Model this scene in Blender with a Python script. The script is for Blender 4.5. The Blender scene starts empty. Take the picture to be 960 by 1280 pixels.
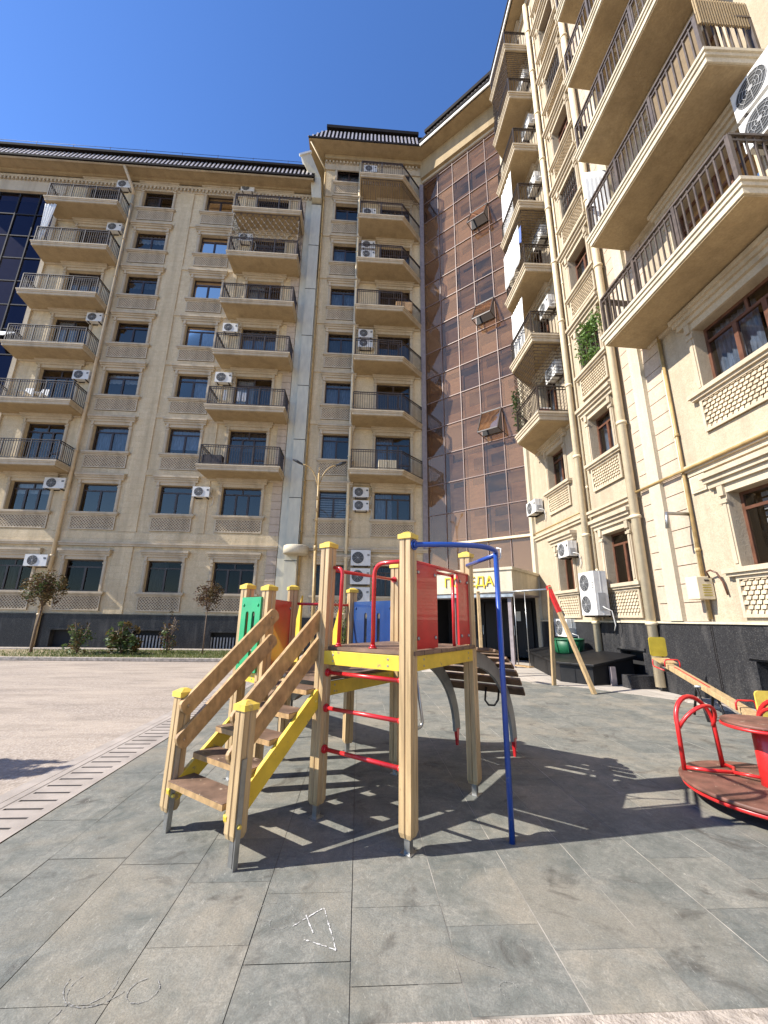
import bpy, bmesh, math, random
from mathutils import Vector, Matrix
random.seed(7)
PI = math.pi
scene = bpy.context.scene
COL = scene.collection

# ------------------------------------------------------------------ materials
def nt(name):
    m = bpy.data.materials.new(name); m.use_nodes = True
    t = m.node_tree; t.nodes.clear()
    out = t.nodes.new('ShaderNodeOutputMaterial')
    return m, t, out
def N(t, kind, **kw):
    n = t.nodes.new(kind)
    for k, v in kw.items():
        if k in n.inputs.keys() if hasattr(n.inputs, 'keys') else False: n.inputs[k].default_value = v
        else: setattr(n, k, v)
    return n
def L(t, a, b): t.links.new(a, b)
def c4(c): return (c[0], c[1], c[2], 1)
def math_node(t, op, a, b=None, clamp=False):
    n = t.nodes.new('ShaderNodeMath'); n.operation = op; n.use_clamp = clamp
    for i, v in enumerate((a, b)):
        if v is None: continue
        if isinstance(v, (int, float)): n.inputs[i].default_value = v
        else: L(t, v, n.inputs[i])
    return n.outputs[0]
def ramp(t, fac, stops):
    r = t.nodes.new('ShaderNodeValToRGB'); L(t, fac, r.inputs[0])
    e = r.color_ramp.elements
    while len(e) < len(stops): e.new(0.5)
    for i, (p, c) in enumerate(stops):
        e[i].position = p; e[i].color = c4(c) if not isinstance(c, (int, float)) else (c, c, c, 1)
    return r.outputs[0]
def noise(t, scale, detail=4, vec=None, rough=0.55, dist=0.0):
    n = t.nodes.new('ShaderNodeTexNoise'); n.inputs['Scale'].default_value = scale
    n.inputs['Detail'].default_value = detail; n.inputs['Roughness'].default_value = rough
    n.inputs['Distortion'].default_value = dist
    if vec is not None: L(t, vec, n.inputs['Vector'])
    return n.outputs['Fac']
def mixc(t, fac, a, b, mode='MIX'):
    m = t.nodes.new('ShaderNodeMix'); m.data_type = 'RGBA'; m.blend_type = mode
    for sock, v in ((m.inputs[0], fac), (m.inputs[6], a), (m.inputs[7], b)):
        if isinstance(v, (int, float)): sock.default_value = v
        elif isinstance(v, tuple): sock.default_value = c4(v)
        else: L(t, v, sock)
    return m.outputs[2]
def coords(t, scale=(1, 1, 1)):
    tc = t.nodes.new('ShaderNodeTexCoord'); mp = t.nodes.new('ShaderNodeMapping')
    mp.inputs['Scale'].default_value = scale
    L(t, tc.outputs['Object'], mp.inputs['Vector'])
    return mp.outputs[0]
def pbsdf(t, out, rough=0.5, metal=0.0, spec=0.5, coat=0.0):
    b = t.nodes.new('ShaderNodeBsdfPrincipled')
    b.inputs['Roughness'].default_value = rough; b.inputs['Metallic'].default_value = metal
    b.inputs['Specular IOR Level'].default_value = spec; b.inputs['Coat Weight'].default_value = coat
    L(t, b.outputs[0], out.inputs[0]); return b
def bump(t, b, h, strength=0.3, dist=0.01):
    n = t.nodes.new('ShaderNodeBump'); n.inputs['Strength'].default_value = strength
    n.inputs['Distance'].default_value = dist
    L(t, h, n.inputs['Height']); L(t, n.outputs[0], b.inputs['Normal'])
MAT = {}
def simple(name, col, rough=0.5, metal=0.0, spec=0.5, coat=0.0, ns=6.0, na=0.15, fine=60.0, bs=0.15, bd=0.003, worn=None, stretch=(1, 1, 1)):
    m, t, out = nt(name); b = pbsdf(t, out, rough, metal, spec, coat)
    v = coords(t, stretch)
    n1 = noise(t, ns, 5, v); n2 = noise(t, fine, 3, v)
    d = tuple(x * (1 - na * 1.6) for x in col); u = tuple(min(1, x * (1 + na)) for x in col)
    c = ramp(t, n1, [(0.3, d), (0.7, u)])
    c = mixc(t, math_node(t, 'MULTIPLY', n2, 0.35), c, d)
    if worn:
        wc, th = worn
        n3 = noise(t, 14, 6, v, 0.7)
        c = mixc(t, ramp(t, n3, [(th, 0.0), (th + 0.04, 1.0)]), c, wc)
    L(t, c, b.inputs['Base Color'])
    L(t, math_node(t, 'ADD', rough - 0.08, math_node(t, 'MULTIPLY', n1, 0.16)), b.inputs['Roughness'])
    bump(t, b, n2, bs, bd)
    MAT[name] = m; return m

def stone(name, c1, c2, joint=True, bw=0.62, bh=0.31, bs=0.6, bd=0.012, fine=26):
    m, t, out = nt(name); b = pbsdf(t, out, 0.82, 0, 0.25)
    v = coords(t)
    sep = t.nodes.new('ShaderNodeSeparateXYZ'); L(t, v, sep.inputs[0])
    comb = t.nodes.new('ShaderNodeCombineXYZ')
    L(t, math_node(t, 'ADD', sep.outputs[0], sep.outputs[1]), comb.inputs[0]); L(t, sep.outputs[2], comb.inputs[1])
    big = noise(t, 0.55, 5, v, 0.6); mid = noise(t, 5, 6, v, 0.65); fn = noise(t, fine, 5, v, 0.7)
    vst = coords(t, (2.4, 2.4, 0.16)); streak = noise(t, 1.0, 5, vst, 0.6)
    c = ramp(t, mid, [(0.3, c2), (0.68, c1)])
    c = mixc(t, ramp(t, fn, [(0.35, 0.45), (0.6, 0.0)]), c, tuple(x * 0.6 for x in c2))
    c = mixc(t, ramp(t, streak, [(0.47, 0.0), (0.72, 0.6)]), c, tuple(x * 0.58 for x in c2))
    c = mixc(t, ramp(t, big, [(0.38, 0.3), (0.62, 0.0)]), c, tuple(x * 0.75 for x in c2))
    h = math_node(t, 'ADD', math_node(t, 'MULTIPLY', fn, 0.8), mid)
    if joint:
        br = t.nodes.new('ShaderNodeTexBrick'); L(t, comb.outputs[0], br.inputs['Vector'])
        br.inputs['Scale'].default_value = 1.0; br.inputs['Brick Width'].default_value = bw; br.inputs['Row Height'].default_value = bh
        br.inputs['Mortar Size'].default_value = 0.006; br.inputs['Mortar Smooth'].default_value = 0.3
        br.inputs['Color1'].default_value = (1, 1, 1, 1); br.inputs['Color2'].default_value = (0.88, 0.86, 0.83, 1); br.inputs['Mortar'].default_value = (0.76, 0.72, 0.66, 1)
        c = mixc(t, 0.42, c, br.outputs['Color'], 'MULTIPLY')
        h = math_node(t, 'SUBTRACT', h, math_node(t, 'MULTIPLY', br.outputs['Fac'], 0.35))
    L(t, c, b.inputs['Base Color']); bump(t, b, h, bs, bd)
    MAT[name] = m; return m

stone('facade_stone', (0.76, 0.625, 0.415), (0.63, 0.50, 0.315), bs=0.7, bd=0.022)
stone('facade_stucco', (0.53, 0.445, 0.325), (0.44, 0.36, 0.255), joint=False, fine=34, bs=0.55, bd=0.02)
stone('trim_stone', (0.60, 0.51, 0.375), (0.51, 0.42, 0.30), joint=False, bs=0.35, bd=0.006, fine=40)
stone('quoin_stone', (0.57, 0.465, 0.365), (0.49, 0.39, 0.295), joint=False, bs=0.3, bd=0.006)
stone('pale_trim', (0.64, 0.57, 0.44), (0.56, 0.49, 0.36), joint=False, bs=0.2, bd=0.004)
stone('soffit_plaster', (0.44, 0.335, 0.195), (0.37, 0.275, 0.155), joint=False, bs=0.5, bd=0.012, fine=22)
stone('lattice_stone', (0.62, 0.51, 0.355), (0.52, 0.42, 0.29), joint=False, bs=0.3, bd=0.005)
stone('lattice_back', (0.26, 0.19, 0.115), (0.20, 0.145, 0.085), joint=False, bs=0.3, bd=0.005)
simple('frame_brown', (0.045, 0.030, 0.024), 0.42, fine=90, na=0.2)
simple('frame_redbrown', (0.13, 0.055, 0.032), 0.4, na=0.25)
simple('rail_metal', (0.040, 0.028, 0.022), 0.5, 0.0, na=0.3)
simple('rail_brown', (0.085, 0.062, 0.050), 0.5, na=0.3)
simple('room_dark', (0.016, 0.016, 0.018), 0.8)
simple('curtain_blue', (0.30, 0.36, 0.46), 0.85, ns=5, na=0.35, stretch=(6, 6, 0.6))
simple('curtain_white', (0.62, 0.62, 0.60), 0.85, ns=4, na=0.22, stretch=(7, 7, 0.4))
simple('curtain_grey', (0.12, 0.13, 0.14), 0.85, ns=4, na=0.35, stretch=(7, 7, 0.4))
simple('sheet_white', (0.80, 0.80, 0.78), 0.85, ns=3, na=0.06, bs=0.3)
simple('sheet_blue', (0.10, 0.16, 0.42), 0.8)
simple('pipe_cream', (0.70, 0.59, 0.40), 0.5, na=0.07)
simple('pipe_tan', (0.54, 0.42, 0.265), 0.5, na=0.1)
simple('pipe_ochre', (0.40, 0.27, 0.11), 0.5, na=0.2)
simple('seam_metal', (0.58, 0.53, 0.40), 0.45, 0.15, na=0.1, stretch=(1, 1, 0.3))
simple('ac_white', (0.66, 0.65, 0.62), 0.45, na=0.08)
simple('ac_dark', (0.035, 0.037, 0.040), 0.5)
simple('ac_grey', (0.32, 0.32, 0.32), 0.5)
simple('roof_dark', (0.014, 0.011, 0.010), 0.8, spec=0.15)
simple('roof_tile', (0.50, 0.45, 0.43), 0.4, 0.2, na=0.2)
simple('white_trim', (0.75, 0.73, 0.68), 0.5, na=0.06)
simple('mullion', (0.22, 0.155, 0.135), 0.5, 0.1, na=0.1)
simple('mullion_dark', (0.03, 0.03, 0.036), 0.7, spec=0.2)
simple('blind_brown', (0.95, 0.52, 0.27), 0.8, ns=3, na=0.2, stretch=(1, 1, 3))
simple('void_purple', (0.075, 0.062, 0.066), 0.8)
simple('post_wood', (0.50, 0.35, 0.18), 0.36, coat=0.12, ns=3, na=0.24, fine=30, stretch=(9, 9, 0.8), bs=0.25, worn=((0.27, 0.17, 0.08), 0.64))
simple('board_wood', (0.45, 0.285, 0.13), 0.38, coat=0.15, ns=4, na=0.28, fine=40, stretch=(5, 5, 3), bs=0.15)
simple('deck_wood', (0.20, 0.125, 0.085), 0.55, ns=5, na=0.4, fine=60, bs=0.3, worn=((0.42, 0.33, 0.24), 0.62))
simple('dark_plank', (0.21, 0.125, 0.072), 0.6, ns=6, na=0.4, bs=0.3, worn=((0.30, 0.22, 0.15), 0.66))
simple('paint_yellow', (0.72, 0.50, 0.045), 0.4, coat=0.15, na=0.14, worn=((0.36, 0.25, 0.10), 0.61))
simple('cap_yellow', (0.72, 0.52, 0.085), 0.45, na=0.2, worn=((0.45, 0.33, 0.12), 0.62))
simple('paint_olive', (0.42, 0.32, 0.03), 0.45, na=0.14)
simple('paint_red', (0.56, 0.020, 0.024), 0.3, coat=0.4, na=0.12, worn=((0.36, 0.16, 0.12), 0.64))
simple('panel_red', (0.50, 0.013, 0.014), 0.32, coat=0.35, na=0.12, worn=((0.36, 0.09, 0.075), 0.66))
simple('merry_red', (0.60, 0.022, 0.022), 0.35, coat=0.3, na=0.12, worn=((0.32, 0.13, 0.09), 0.68))
simple('paint_blue', (0.014, 0.060, 0.30), 0.33, coat=0.3, na=0.15, worn=((0.12, 0.15, 0.22), 0.64))
simple('panel_blue', (0.006, 0.038, 0.15), 0.4, coat=0.2, na=0.1)  # navy darkened: the shade on the back panel is put into its colour
simple('panel_green', (0.008, 0.29, 0.11), 0.38, coat=0.2, na=0.1)
simple('tub_green', (0.004, 0.095, 0.036), 0.5, na=0.1)
simple('grey_ply', (0.27, 0.27, 0.255), 0.55, na=0.15, worn=((0.18, 0.17, 0.155), 0.64))
simple('steel', (0.42, 0.42, 0.41), 0.35, 0.85, na=0.2)
simple('disc_brown', (0.19, 0.085, 0.060), 0.6, ns=6, na=0.35, worn=((0.34, 0.25, 0.19), 0.63), bs=0.3)
simple('black_sheet', (0.012, 0.012, 0.013), 0.5, spec=0.3, ns=4, na=0.3)
simple('door_dark', (0.010, 0.008, 0.009), 0.5, spec=0.25)
simple('column_grey', (0.26, 0.22, 0.22), 0.5)
simple('letter_yellow', (0.80, 0.56, 0.02), 0.4)
simple('awning_white', (0.75, 0.77, 0.78), 0.5)
simple('lamp_black', (0.02, 0.02, 0.022), 0.4)
simple('bark', (0.17, 0.12, 0.085), 0.85, ns=20, na=0.3)
simple('chalk', (0.64, 0.63, 0.61), 0.9, ns=90, na=0.4)
simple('chalk_faint', (0.30, 0.295, 0.28), 0.9, ns=90, na=0.4)
simple('paper', (0.7, 0.7, 0.68), 0.7)
simple('concrete', (0.42, 0.365, 0.31), 0.85, ns=9, na=0.35, fine=60, bs=0.8, bd=0.012, worn=((0.27, 0.23, 0.19), 0.58))
simple('drain_concrete', (0.36, 0.315, 0.28), 0.85, ns=3, na=0.18, fine=60, bs=0.4, bd=0.004)
simple('joint_sand', (0.44, 0.41, 0.36), 0.9, ns=3, na=0.5)
simple('slot_dark', (0.15, 0.128, 0.11), 0.9)
simple('soil', (0.30, 0.245, 0.165), 0.95, ns=3, na=0.3, fine=30, bs=0.6, bd=0.02)

def leafmat(name, a, b):
    m, t, out = nt(name); p = pbsdf(t, out, 0.55, 0, 0.35)
    oi = t.nodes.new('ShaderNodeNewGeometry')
    L(t, ramp(t, oi.outputs['Random Per Island'], [(0.0, a), (1.0, b)]), p.inputs['Base Color'])
    tr = t.nodes.new('ShaderNodeBsdfTranslucent')
    L(t, ramp(t, oi.outputs['Random Per Island'], [(0.0, a), (1.0, b)]), tr.inputs['Color'])
    mx = t.nodes.new('ShaderNodeMixShader'); mx.inputs[0].default_value = 0.3
    L(t, p.outputs[0], mx.inputs[1]); L(t, tr.outputs[0], mx.inputs[2]); L(t, mx.outputs[0], out.inputs[0])
    MAT[name] = m
leafmat('leaf_maroon', (0.055, 0.028, 0.020), (0.13, 0.075, 0.035))
leafmat('leaf_bronze', (0.06, 0.045, 0.018), (0.16, 0.11, 0.04))
leafmat('leaf_green', (0.035, 0.065, 0.018), (0.12, 0.17, 0.055))
leafmat('leaf_fresh', (0.06, 0.12, 0.02), (0.16, 0.26, 0.06))
leafmat('grass_blade', (0.07, 0.11, 0.025), (0.19, 0.21, 0.075))

def glass(name, tint, refl, base=0.06, gain=1.0, rough=0.02, wav=0.0):
    m, t, out = nt(name)
    lw = t.nodes.new('ShaderNodeFresnel'); lw.inputs['IOR'].default_value = 1.5
    tr = t.nodes.new('ShaderNodeBsdfTransparent'); tr.inputs[0].default_value = c4(tint)
    gl = t.nodes.new('ShaderNodeBsdfGlossy'); gl.inputs['Color'].default_value = c4(refl); gl.inputs['Roughness'].default_value = rough
    if wav:
        v = coords(t); n = noise(t, 0.9, 2, v)
        bp = t.nodes.new('ShaderNodeBump'); bp.inputs['Strength'].default_value = wav; bp.inputs['Distance'].default_value = 0.02
        L(t, n, bp.inputs['Height']); L(t, bp.outputs[0], gl.inputs['Normal'])
    f = math_node(t, 'ADD', math_node(t, 'MULTIPLY', lw.outputs[0], gain), base, True)
    mx = t.nodes.new('ShaderNodeMixShader'); L(t, f, mx.inputs[0]); L(t, tr.outputs[0], mx.inputs[1]); L(t, gl.outputs[0], mx.inputs[2])
    L(t, mx.outputs[0], out.inputs[0]); MAT[name] = m
glass('window_glass', (0.60, 0.63, 0.66), (0.92, 0.78, 0.62), 0.08, 0.85, 0.02, 0.04)
glass('dark_reflection_glass', (0.45, 0.45, 0.45), (0.62, 0.60, 0.55), 0.01, 0.55, 0.02, 0.06)  # ground-floor panes: low reflectance imitates a reflection of unseen dark surroundings
def dusty_glass():
    glass('brown_glass', (0.90, 0.72, 0.60), (1.0, 0.60, 0.38), 0.13, 0.95, 0.03, 0.3)
    m = MAT['brown_glass']; t = m.node_tree; out = [n for n in t.nodes if n.type == 'OUTPUT_MATERIAL'][0]; src = out.inputs[0].links[0].from_socket
    d = t.nodes.new('ShaderNodeBsdfDiffuse'); v = coords(t, (1, 1, 0.5))
    gi = t.nodes.new('ShaderNodeNewGeometry')
    f = math_node(t, 'ADD', math_node(t, 'MULTIPLY', gi.outputs['Random Per Island'], 0.55), math_node(t, 'MULTIPLY', noise(t, 1.3, 4, coords(t, (0.5, 0.5, 1.6)), 0.6), 0.6))
    L(t, ramp(t, f, [(0.34, (0.10, 0.085, 0.08)), (0.50, (0.40, 0.225, 0.125)), (0.74, (0.72, 0.42, 0.23))]), d.inputs[0])
    mx = t.nodes.new('ShaderNodeMixShader'); mx.inputs[0].default_value = 0.18
    L(t, src, mx.inputs[1]); L(t, d.outputs[0], mx.inputs[2]); L(t, mx.outputs[0], out.inputs[0])
dusty_glass()
glass('navy_glass', (0.20, 0.20, 0.26), (0.42, 0.36, 0.46), 0.03, 0.75, 0.03, 0.1)

def granite():
    m, t, out = nt('granite'); b = pbsdf(t, out, 0.32, 0, 0.2)
    v = coords(t)
    vo = t.nodes.new('ShaderNodeTexVoronoi'); vo.inputs['Scale'].default_value = 85; L(t, v, vo.inputs['Vector'])
    sp = ramp(t, vo.outputs['Color'], [(0.0, (0.014, 0.014, 0.016)), (0.70, (0.032, 0.032, 0.034)), (0.95, (0.085, 0.082, 0.08))])
    c = mixc(t, ramp(t, noise(t, 2.2, 5, coords(t, (1.6, 1.6, 0.35))), [(0.5, 0.0), (0.75, 0.35)]), sp, (0.16, 0.15, 0.14))
    L(t, c, b.inputs['Base Color']); MAT['granite'] = m
granite()

def tiles():
    m, t, out = nt('rubber_tile'); b = pbsdf(t, out, 0.75, 0, 0.3)
    v = coords(t)
    mid = noise(t, 2.6, 9, v, 0.75, 1.4); fn = noise(t, 110, 4, v, 0.65); med = noise(t, 15, 7, v, 0.78, 1.0)
    c = ramp(t, mid, [(0.34, (0.112, 0.122, 0.113)), (0.47, (0.185, 0.191, 0.176)), (0.58, (0.235, 0.234, 0.213)), (0.72, (0.30, 0.288, 0.25))])
    c = mixc(t, ramp(t, med, [(0.40, 0.6), (0.55, 0.0)]), c, (0.125, 0.128, 0.118))
    c = mixc(t, ramp(t, noise(t, 1.2, 6, v, 0.62, 0.6), [(0.47, 0.0), (0.62, 0.5)]), c, (0.30, 0.265, 0.21))
    c = mixc(t, ramp(t, noise(t, 2.1, 8, v, 0.66, 1.3), [(0.565, 0.0), (0.68, 0.7)]), c, (0.052, 0.044, 0.038))
    c = mixc(t, ramp(t, noise(t, 30, 8, coords(t, (1, .3, 1)), 0.8, 1.8), [(0.59, 0.0), (0.66, 0.6)]), c, (0.46, 0.45, 0.41))
    c = mixc(t, ramp(t, fn, [(0.40, 0.35), (0.58, 0.0)]), c, (0.10, 0.10, 0.094))
    at = t.nodes.new('ShaderNodeAttribute'); at.attribute_name = 'slab'
    c = mixc(t, 1.0, c, ramp(t, at.outputs['Fac'], [(0.0, (0.84, 0.86, 0.86)), (1.0, (1.12, 1.09, 1.04))]), 'MULTIPLY')
    L(t, c, b.inputs['Base Color'])
    bump(t, b, math_node(t, 'ADD', fn, math_node(t, 'MULTIPLY', med, 0.8)), 0.35, 0.006)
    MAT['rubber_tile'] = m
tiles()
def asphalt():
    m, t, out = nt('asphalt'); b = pbsdf(t, out, 0.9, 0, 0.2)
    v = coords(t)
    vo = t.nodes.new('ShaderNodeTexVoronoi'); vo.inputs['Scale'].default_value = 42; L(t, v, vo.inputs['Vector'])
    c = ramp(t, vo.outputs['Color'], [(0.1, (0.25, 0.208, 0.177)), (0.5, (0.315, 0.267, 0.227)), (0.9, (0.40, 0.35, 0.305))])
    c = mixc(t, ramp(t, noise(t, 0.7, 7, coords(t, (0.5, 1.3, 1)), 0.66, 0.8), [(0.42, 0.0), (0.6, 0.6)]), c, (0.42, 0.355, 0.295))
    c = mixc(t, ramp(t, noise(t, 1.6, 5, coords(t, (0.4, 1.6, 1)), 0.6), [(0.5, 0.0), (0.68, 0.55)]), c, (0.20, 0.168, 0.14))
    L(t, c, b.inputs['Base Color'])
    bump(t, b, math_node(t, 'ADD', vo.outputs['Distance'], noise(t, 8, 5, v)), 0.4, 0.008)
    MAT['asphalt'] = m
asphalt()
def paver():
    m, t, out = nt('paver'); b = pbsdf(t, out, 0.85, 0, 0.25)
    v = coords(t)
    br = t.nodes.new('ShaderNodeTexBrick'); L(t, v, br.inputs['Vector']); br.inputs['Scale'].default_value = 1
    br.inputs['Brick Width'].default_value = 0.6; br.inputs['Row Height'].default_value = 0.6; br.inputs['Mortar Size'].default_value = 0.008
    br.inputs['Color1'].default_value = (0.50, 0.45, 0.39, 1); br.inputs['Color2'].default_value = (0.42, 0.38, 0.33, 1); br.inputs['Mortar'].default_value = (0.22, 0.19, 0.16, 1)
    c = mixc(t, ramp(t, noise(t, 3, 6, v, 0.65), [(0.4, 0.35), (0.65, 0.0)]), br.outputs['Color'], (0.27, 0.235, 0.20))
    L(t, c, b.inputs['Base Color']); bump(t, b, noise(t, 50, 4, v), 0.3, 0.004)
    MAT['paver'] = m
paver()
def grassmat():
    m, t, out = nt('lawn_soil'); b = pbsdf(t, out, 0.95, 0, 0.1)
    v = coords(t)
    sep = t.nodes.new('ShaderNodeSeparateXYZ'); L(t, v, sep.inputs[0])
    f = math_node(t, 'ADD', math_node(t, 'MULTIPLY', sep.outputs[0], 0.12), math_node(t, 'MULTIPLY', noise(t, 0.8, 5, v), 0.9))
    c = ramp(t, f, [(0.25, (0.36, 0.29, 0.20)), (0.5, (0.17, 0.16, 0.06)), (0.8, (0.11, 0.14, 0.035))])
    c = mixc(t, ramp(t, noise(t, 12, 5, v), [(0.4, 0.4), (0.6, 0.0)]), c, (0.10, 0.10, 0.04))
    L(t, c, b.inputs['Base Color']); bump(t, b, noise(t, 25, 5, v), 0.8, 0.03); MAT['lawn_soil'] = m
grassmat()

# ------------------------------------------------------------------ mesh builder
class MB:
    def __init__(s): s.v = []; s.f = []; s.m = []; s.sm = []; s.mats = []; s.T = None
    def mi(s, name):
        if name not in s.mats: s.mats.append(name)
        return s.mats.index(name)
    def av(s, p):
        if s.T: p = s.T(*p)
        s.v.append(tuple(p)); return len(s.v) - 1
    def face(s, idx, mat, smooth=False): s.f.append(idx); s.m.append(s.mi(mat)); s.sm.append(smooth)
    def poly(s, pts, mat): s.face([s.av(p) for p in pts], mat)
    def box(s, x0, x1, y0, y1, z0, z1, mat):
        i = [s.av(p) for p in ((x0, y0, z0), (x1, y0, z0), (x1, y1, z0), (x0, y1, z0), (x0, y0, z1), (x1, y0, z1), (x1, y1, z1), (x0, y1, z1))]
        for q in ((0, 3, 2, 1), (4, 5, 6, 7), (0, 1, 5, 4), (1, 2, 6, 5), (2, 3, 7, 6), (3, 0, 4, 7)): s.face([i[k] for k in q], mat)
    def prism(s, pts, z0, z1, mat, cap=None):
        n = len(pts); a = [s.av((p[0], p[1], z0)) for p in pts]; b = [s.av((p[0], p[1], z1)) for p in pts]
        s.face(a[::-1], mat); s.face(b, cap or mat)
        for k in range(n): s.face([a[k], a[(k + 1) % n], b[(k + 1) % n], b[k]], mat)
    def hexa(s, A, B, mat):   # two matching rings of points
        n = len(A); a = [s.av(p) for p in A]; b = [s.av(p) for p in B]
        s.face(a[::-1], mat); s.face(b, mat)
        for k in range(n): s.face([a[k], a[(k + 1) % n], b[(k + 1) % n], b[k]], mat)
    def bar(s, p, q, w, h, mat, up=(0, 0, 1)):   # rectangular bar p->q; w across, h along up
        p = Vector(p); q = Vector(q); d = (q - p).normalized(); up = Vector(up)
        sd = d.cross(up)
        if sd.length < 1e-4: sd = d.cross(Vector((1, 0, 0)))
        sd.normalize(); u2 = sd.cross(d).normalized()
        o = [sd * (a * w / 2) + u2 * (b * h / 2) for a, b in ((-1, -1), (1, -1), (1, 1), (-1, 1))]
        s.hexa([p + k for k in o], [q + k for k in o], mat)
    def tube(s, pts, r, mat, seg=10, closed=False):
        pts = [Vector(p) for p in pts]; n = len(pts); rings = []
        ref = None
        for i in range(n):
            if closed: d = pts[(i + 1) % n] - pts[i - 1]
            else: d = pts[min(i + 1, n - 1)] - pts[max(i - 1, 0)]
            d.normalize()
            if ref is None:
                ref = d.cross(Vector((0, 0, 1)))
                if ref.length < 0.05: ref = d.cross(Vector((1, 0, 0)))
            ref = (ref - d * ref.dot(d)).normalized(); b = d.cross(ref)
            rr = r[i] if isinstance(r, (list, tuple)) else r
            rings.append([s.av(pts[i] + (ref * math.cos(2 * PI * k / seg) + b * math.sin(2 * PI * k / seg)) * rr) for k in range(seg)])
        for i in range(n if closed else n - 1):
            A, B = rings[i], rings[(i + 1) % n]
            for k in range(seg): s.face([A[k], A[(k + 1) % seg], B[(k + 1) % seg], B[k]], mat, True)
        if not closed: s.face(rings[0][::-1], mat); s.face(rings[-1], mat)
    def lathe(s, c, prof, mat, seg=24):
        rings = []
        for r, z in prof: rings.append([s.av((c[0] + r * math.cos(2 * PI * k / seg), c[1] + r * math.sin(2 * PI * k / seg), c[2] + z)) for k in range(seg)])
        for A, B in zip(rings, rings[1:]):
            for k in range(seg): s.face([A[k], A[(k + 1) % seg], B[(k + 1) % seg], B[k]], mat, True)
        s.face(rings[0][::-1], mat); s.face(rings[-1], mat)
    def wall(s, u0, u1, z0, z1, holes, n, depth, mat, reveal=None):   # (u, n, z) coordinates through s.T
        us = sorted({u0, u1} | {x for h in holes for x in (h[0], h[1]) if u0 < x < u1})
        zs = sorted({z0, z1} | {x for h in holes for x in (h[2], h[3]) if z0 < x < z1})
        inh = lambda u, z: any(h[0] < u < h[1] and h[2] < z < h[3] for h in holes)
        for a, b in zip(us, us[1:]):
            run = None
            for c, d in zip(zs, zs[1:]):
                if inh((a + b) / 2, (c + d) / 2):
                    if run: s.poly([(a, n, run[0]), (b, n, run[0]), (b, n, run[1]), (a, n, run[1])], mat); run = None
                else: run = (run[0], d) if run else (c, d)
            if run: s.poly([(a, n, run[0]), (b, n, run[0]), (b, n, run[1]), (a, n, run[1])], mat)
        if depth:
            for a, b, c, d in holes:
                rm = reveal or mat; m = n - depth
                for P in (((a, c), (a, d)), ((b, c), (b, d)), ((a, c), (b, c)), ((a, d), (b, d))):
                    (p, q), (p2, q2) = P
                    s.poly([(p, n, q), (p2, n, q2), (p2, m, q2), (p, m, q)], rm)
    def mesh(s, name, off=(0, 0, 0), fix=True):
        me = bpy.data.meshes.new(name)
        me.from_pydata([(x - off[0], y - off[1], z - off[2]) for x, y, z in s.v], [], s.f)
        for n in s.mats: me.materials.append(MAT[n])
        me.polygons.foreach_set('material_index', s.m); me.polygons.foreach_set('use_smooth', s.sm)
        if fix:
            bm = bmesh.new(); bm.from_mesh(me); bmesh.ops.recalc_face_normals(bm, faces=bm.faces); bm.to_mesh(me); bm.free()
        me.update(); return me
WL = {}    # object name -> world location
def link(name, data, parent=None, loc=(0, 0, 0), rotz=0.0):
    o = bpy.data.objects.new(name, data); COL.objects.link(o)
    pl = WL[parent.name] if parent else (0, 0, 0)
    o.location = (loc[0] - pl[0], loc[1] - pl[1], loc[2] - pl[2]); o.rotation_euler = (0, 0, rotz)
    if parent: o.parent = parent
    WL[o.name] = loc; return o
def sub(name, data, parent, loc=(0, 0, 0)):   # child in the parent's own (maybe turned) axes
    o = bpy.data.objects.new(name, data); COL.objects.link(o); o.parent = parent; o.location = loc; return o
def tag(o, label=None, cat=None, group=None, kind=None):
    if label: o['label'] = label
    if cat: o['category'] = cat
    if group: o['group'] = group
    if kind: o['kind'] = kind
    return o
def part(name, mb, parent, fix=True, bev=0.0):   # mb holds world coordinates
    off = WL[parent.name]
    o = link(name, mb.mesh(name, off, fix), parent, off)
    if bev: bevel(o, bev)
    return o
def bevel(o, w):
    m = o.modifiers.new('edge', 'BEVEL'); m.width = w; m.segments = 2; m.limit_method = 'ANGLE'
def thing(name, loc, label, cat, group=None):
    return tag(link(name, None, None, loc), label, cat, group)
def single(name, mb, label=None, cat=None, group=None, kind=None, loc=None, fix=True, bev=0.0):
    if loc is None:
        xs = [p[0] for p in mb.v]; ys = [p[1] for p in mb.v]; zs = [p[2] for p in mb.v]
        loc = ((min(xs) + max(xs)) / 2, (min(ys) + max(ys)) / 2, min(zs))
    o = link(name, mb.mesh(name, loc, fix), None, loc)
    if bev: bevel(o, bev)
    return tag(o, label, cat, group, kind)

class Fr:
    def __init__(s, O, ang): s.O = O; s.a = ang; s.U = (math.cos(ang), math.sin(ang)); s.N = (math.sin(ang), -math.cos(ang))
    def __call__(s, u, n, z): return (s.O[0] + u * s.U[0] + n * s.N[0], s.O[1] + u * s.U[1] + n * s.N[1], z)
FL = Fr((0, 19.4), 0.0)                 # left and middle facade, u = x
FR = Fr((7.1, 16.0), -PI / 2)           # right facade, u = 16 - y
gang = math.atan2(16.0 - 19.4, 7.1 - 3.3); GLEN = math.hypot(3.8, 3.4)
FG = Fr((3.3, 19.4), gang)              # glazed stairwell
def mbf(fr):
    m = MB(); m.T = fr; return m
ZT = lambda n: 3.98 if n == 1 else 7.68 + 3.1 * (n - 2)      # window head of storey n

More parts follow.
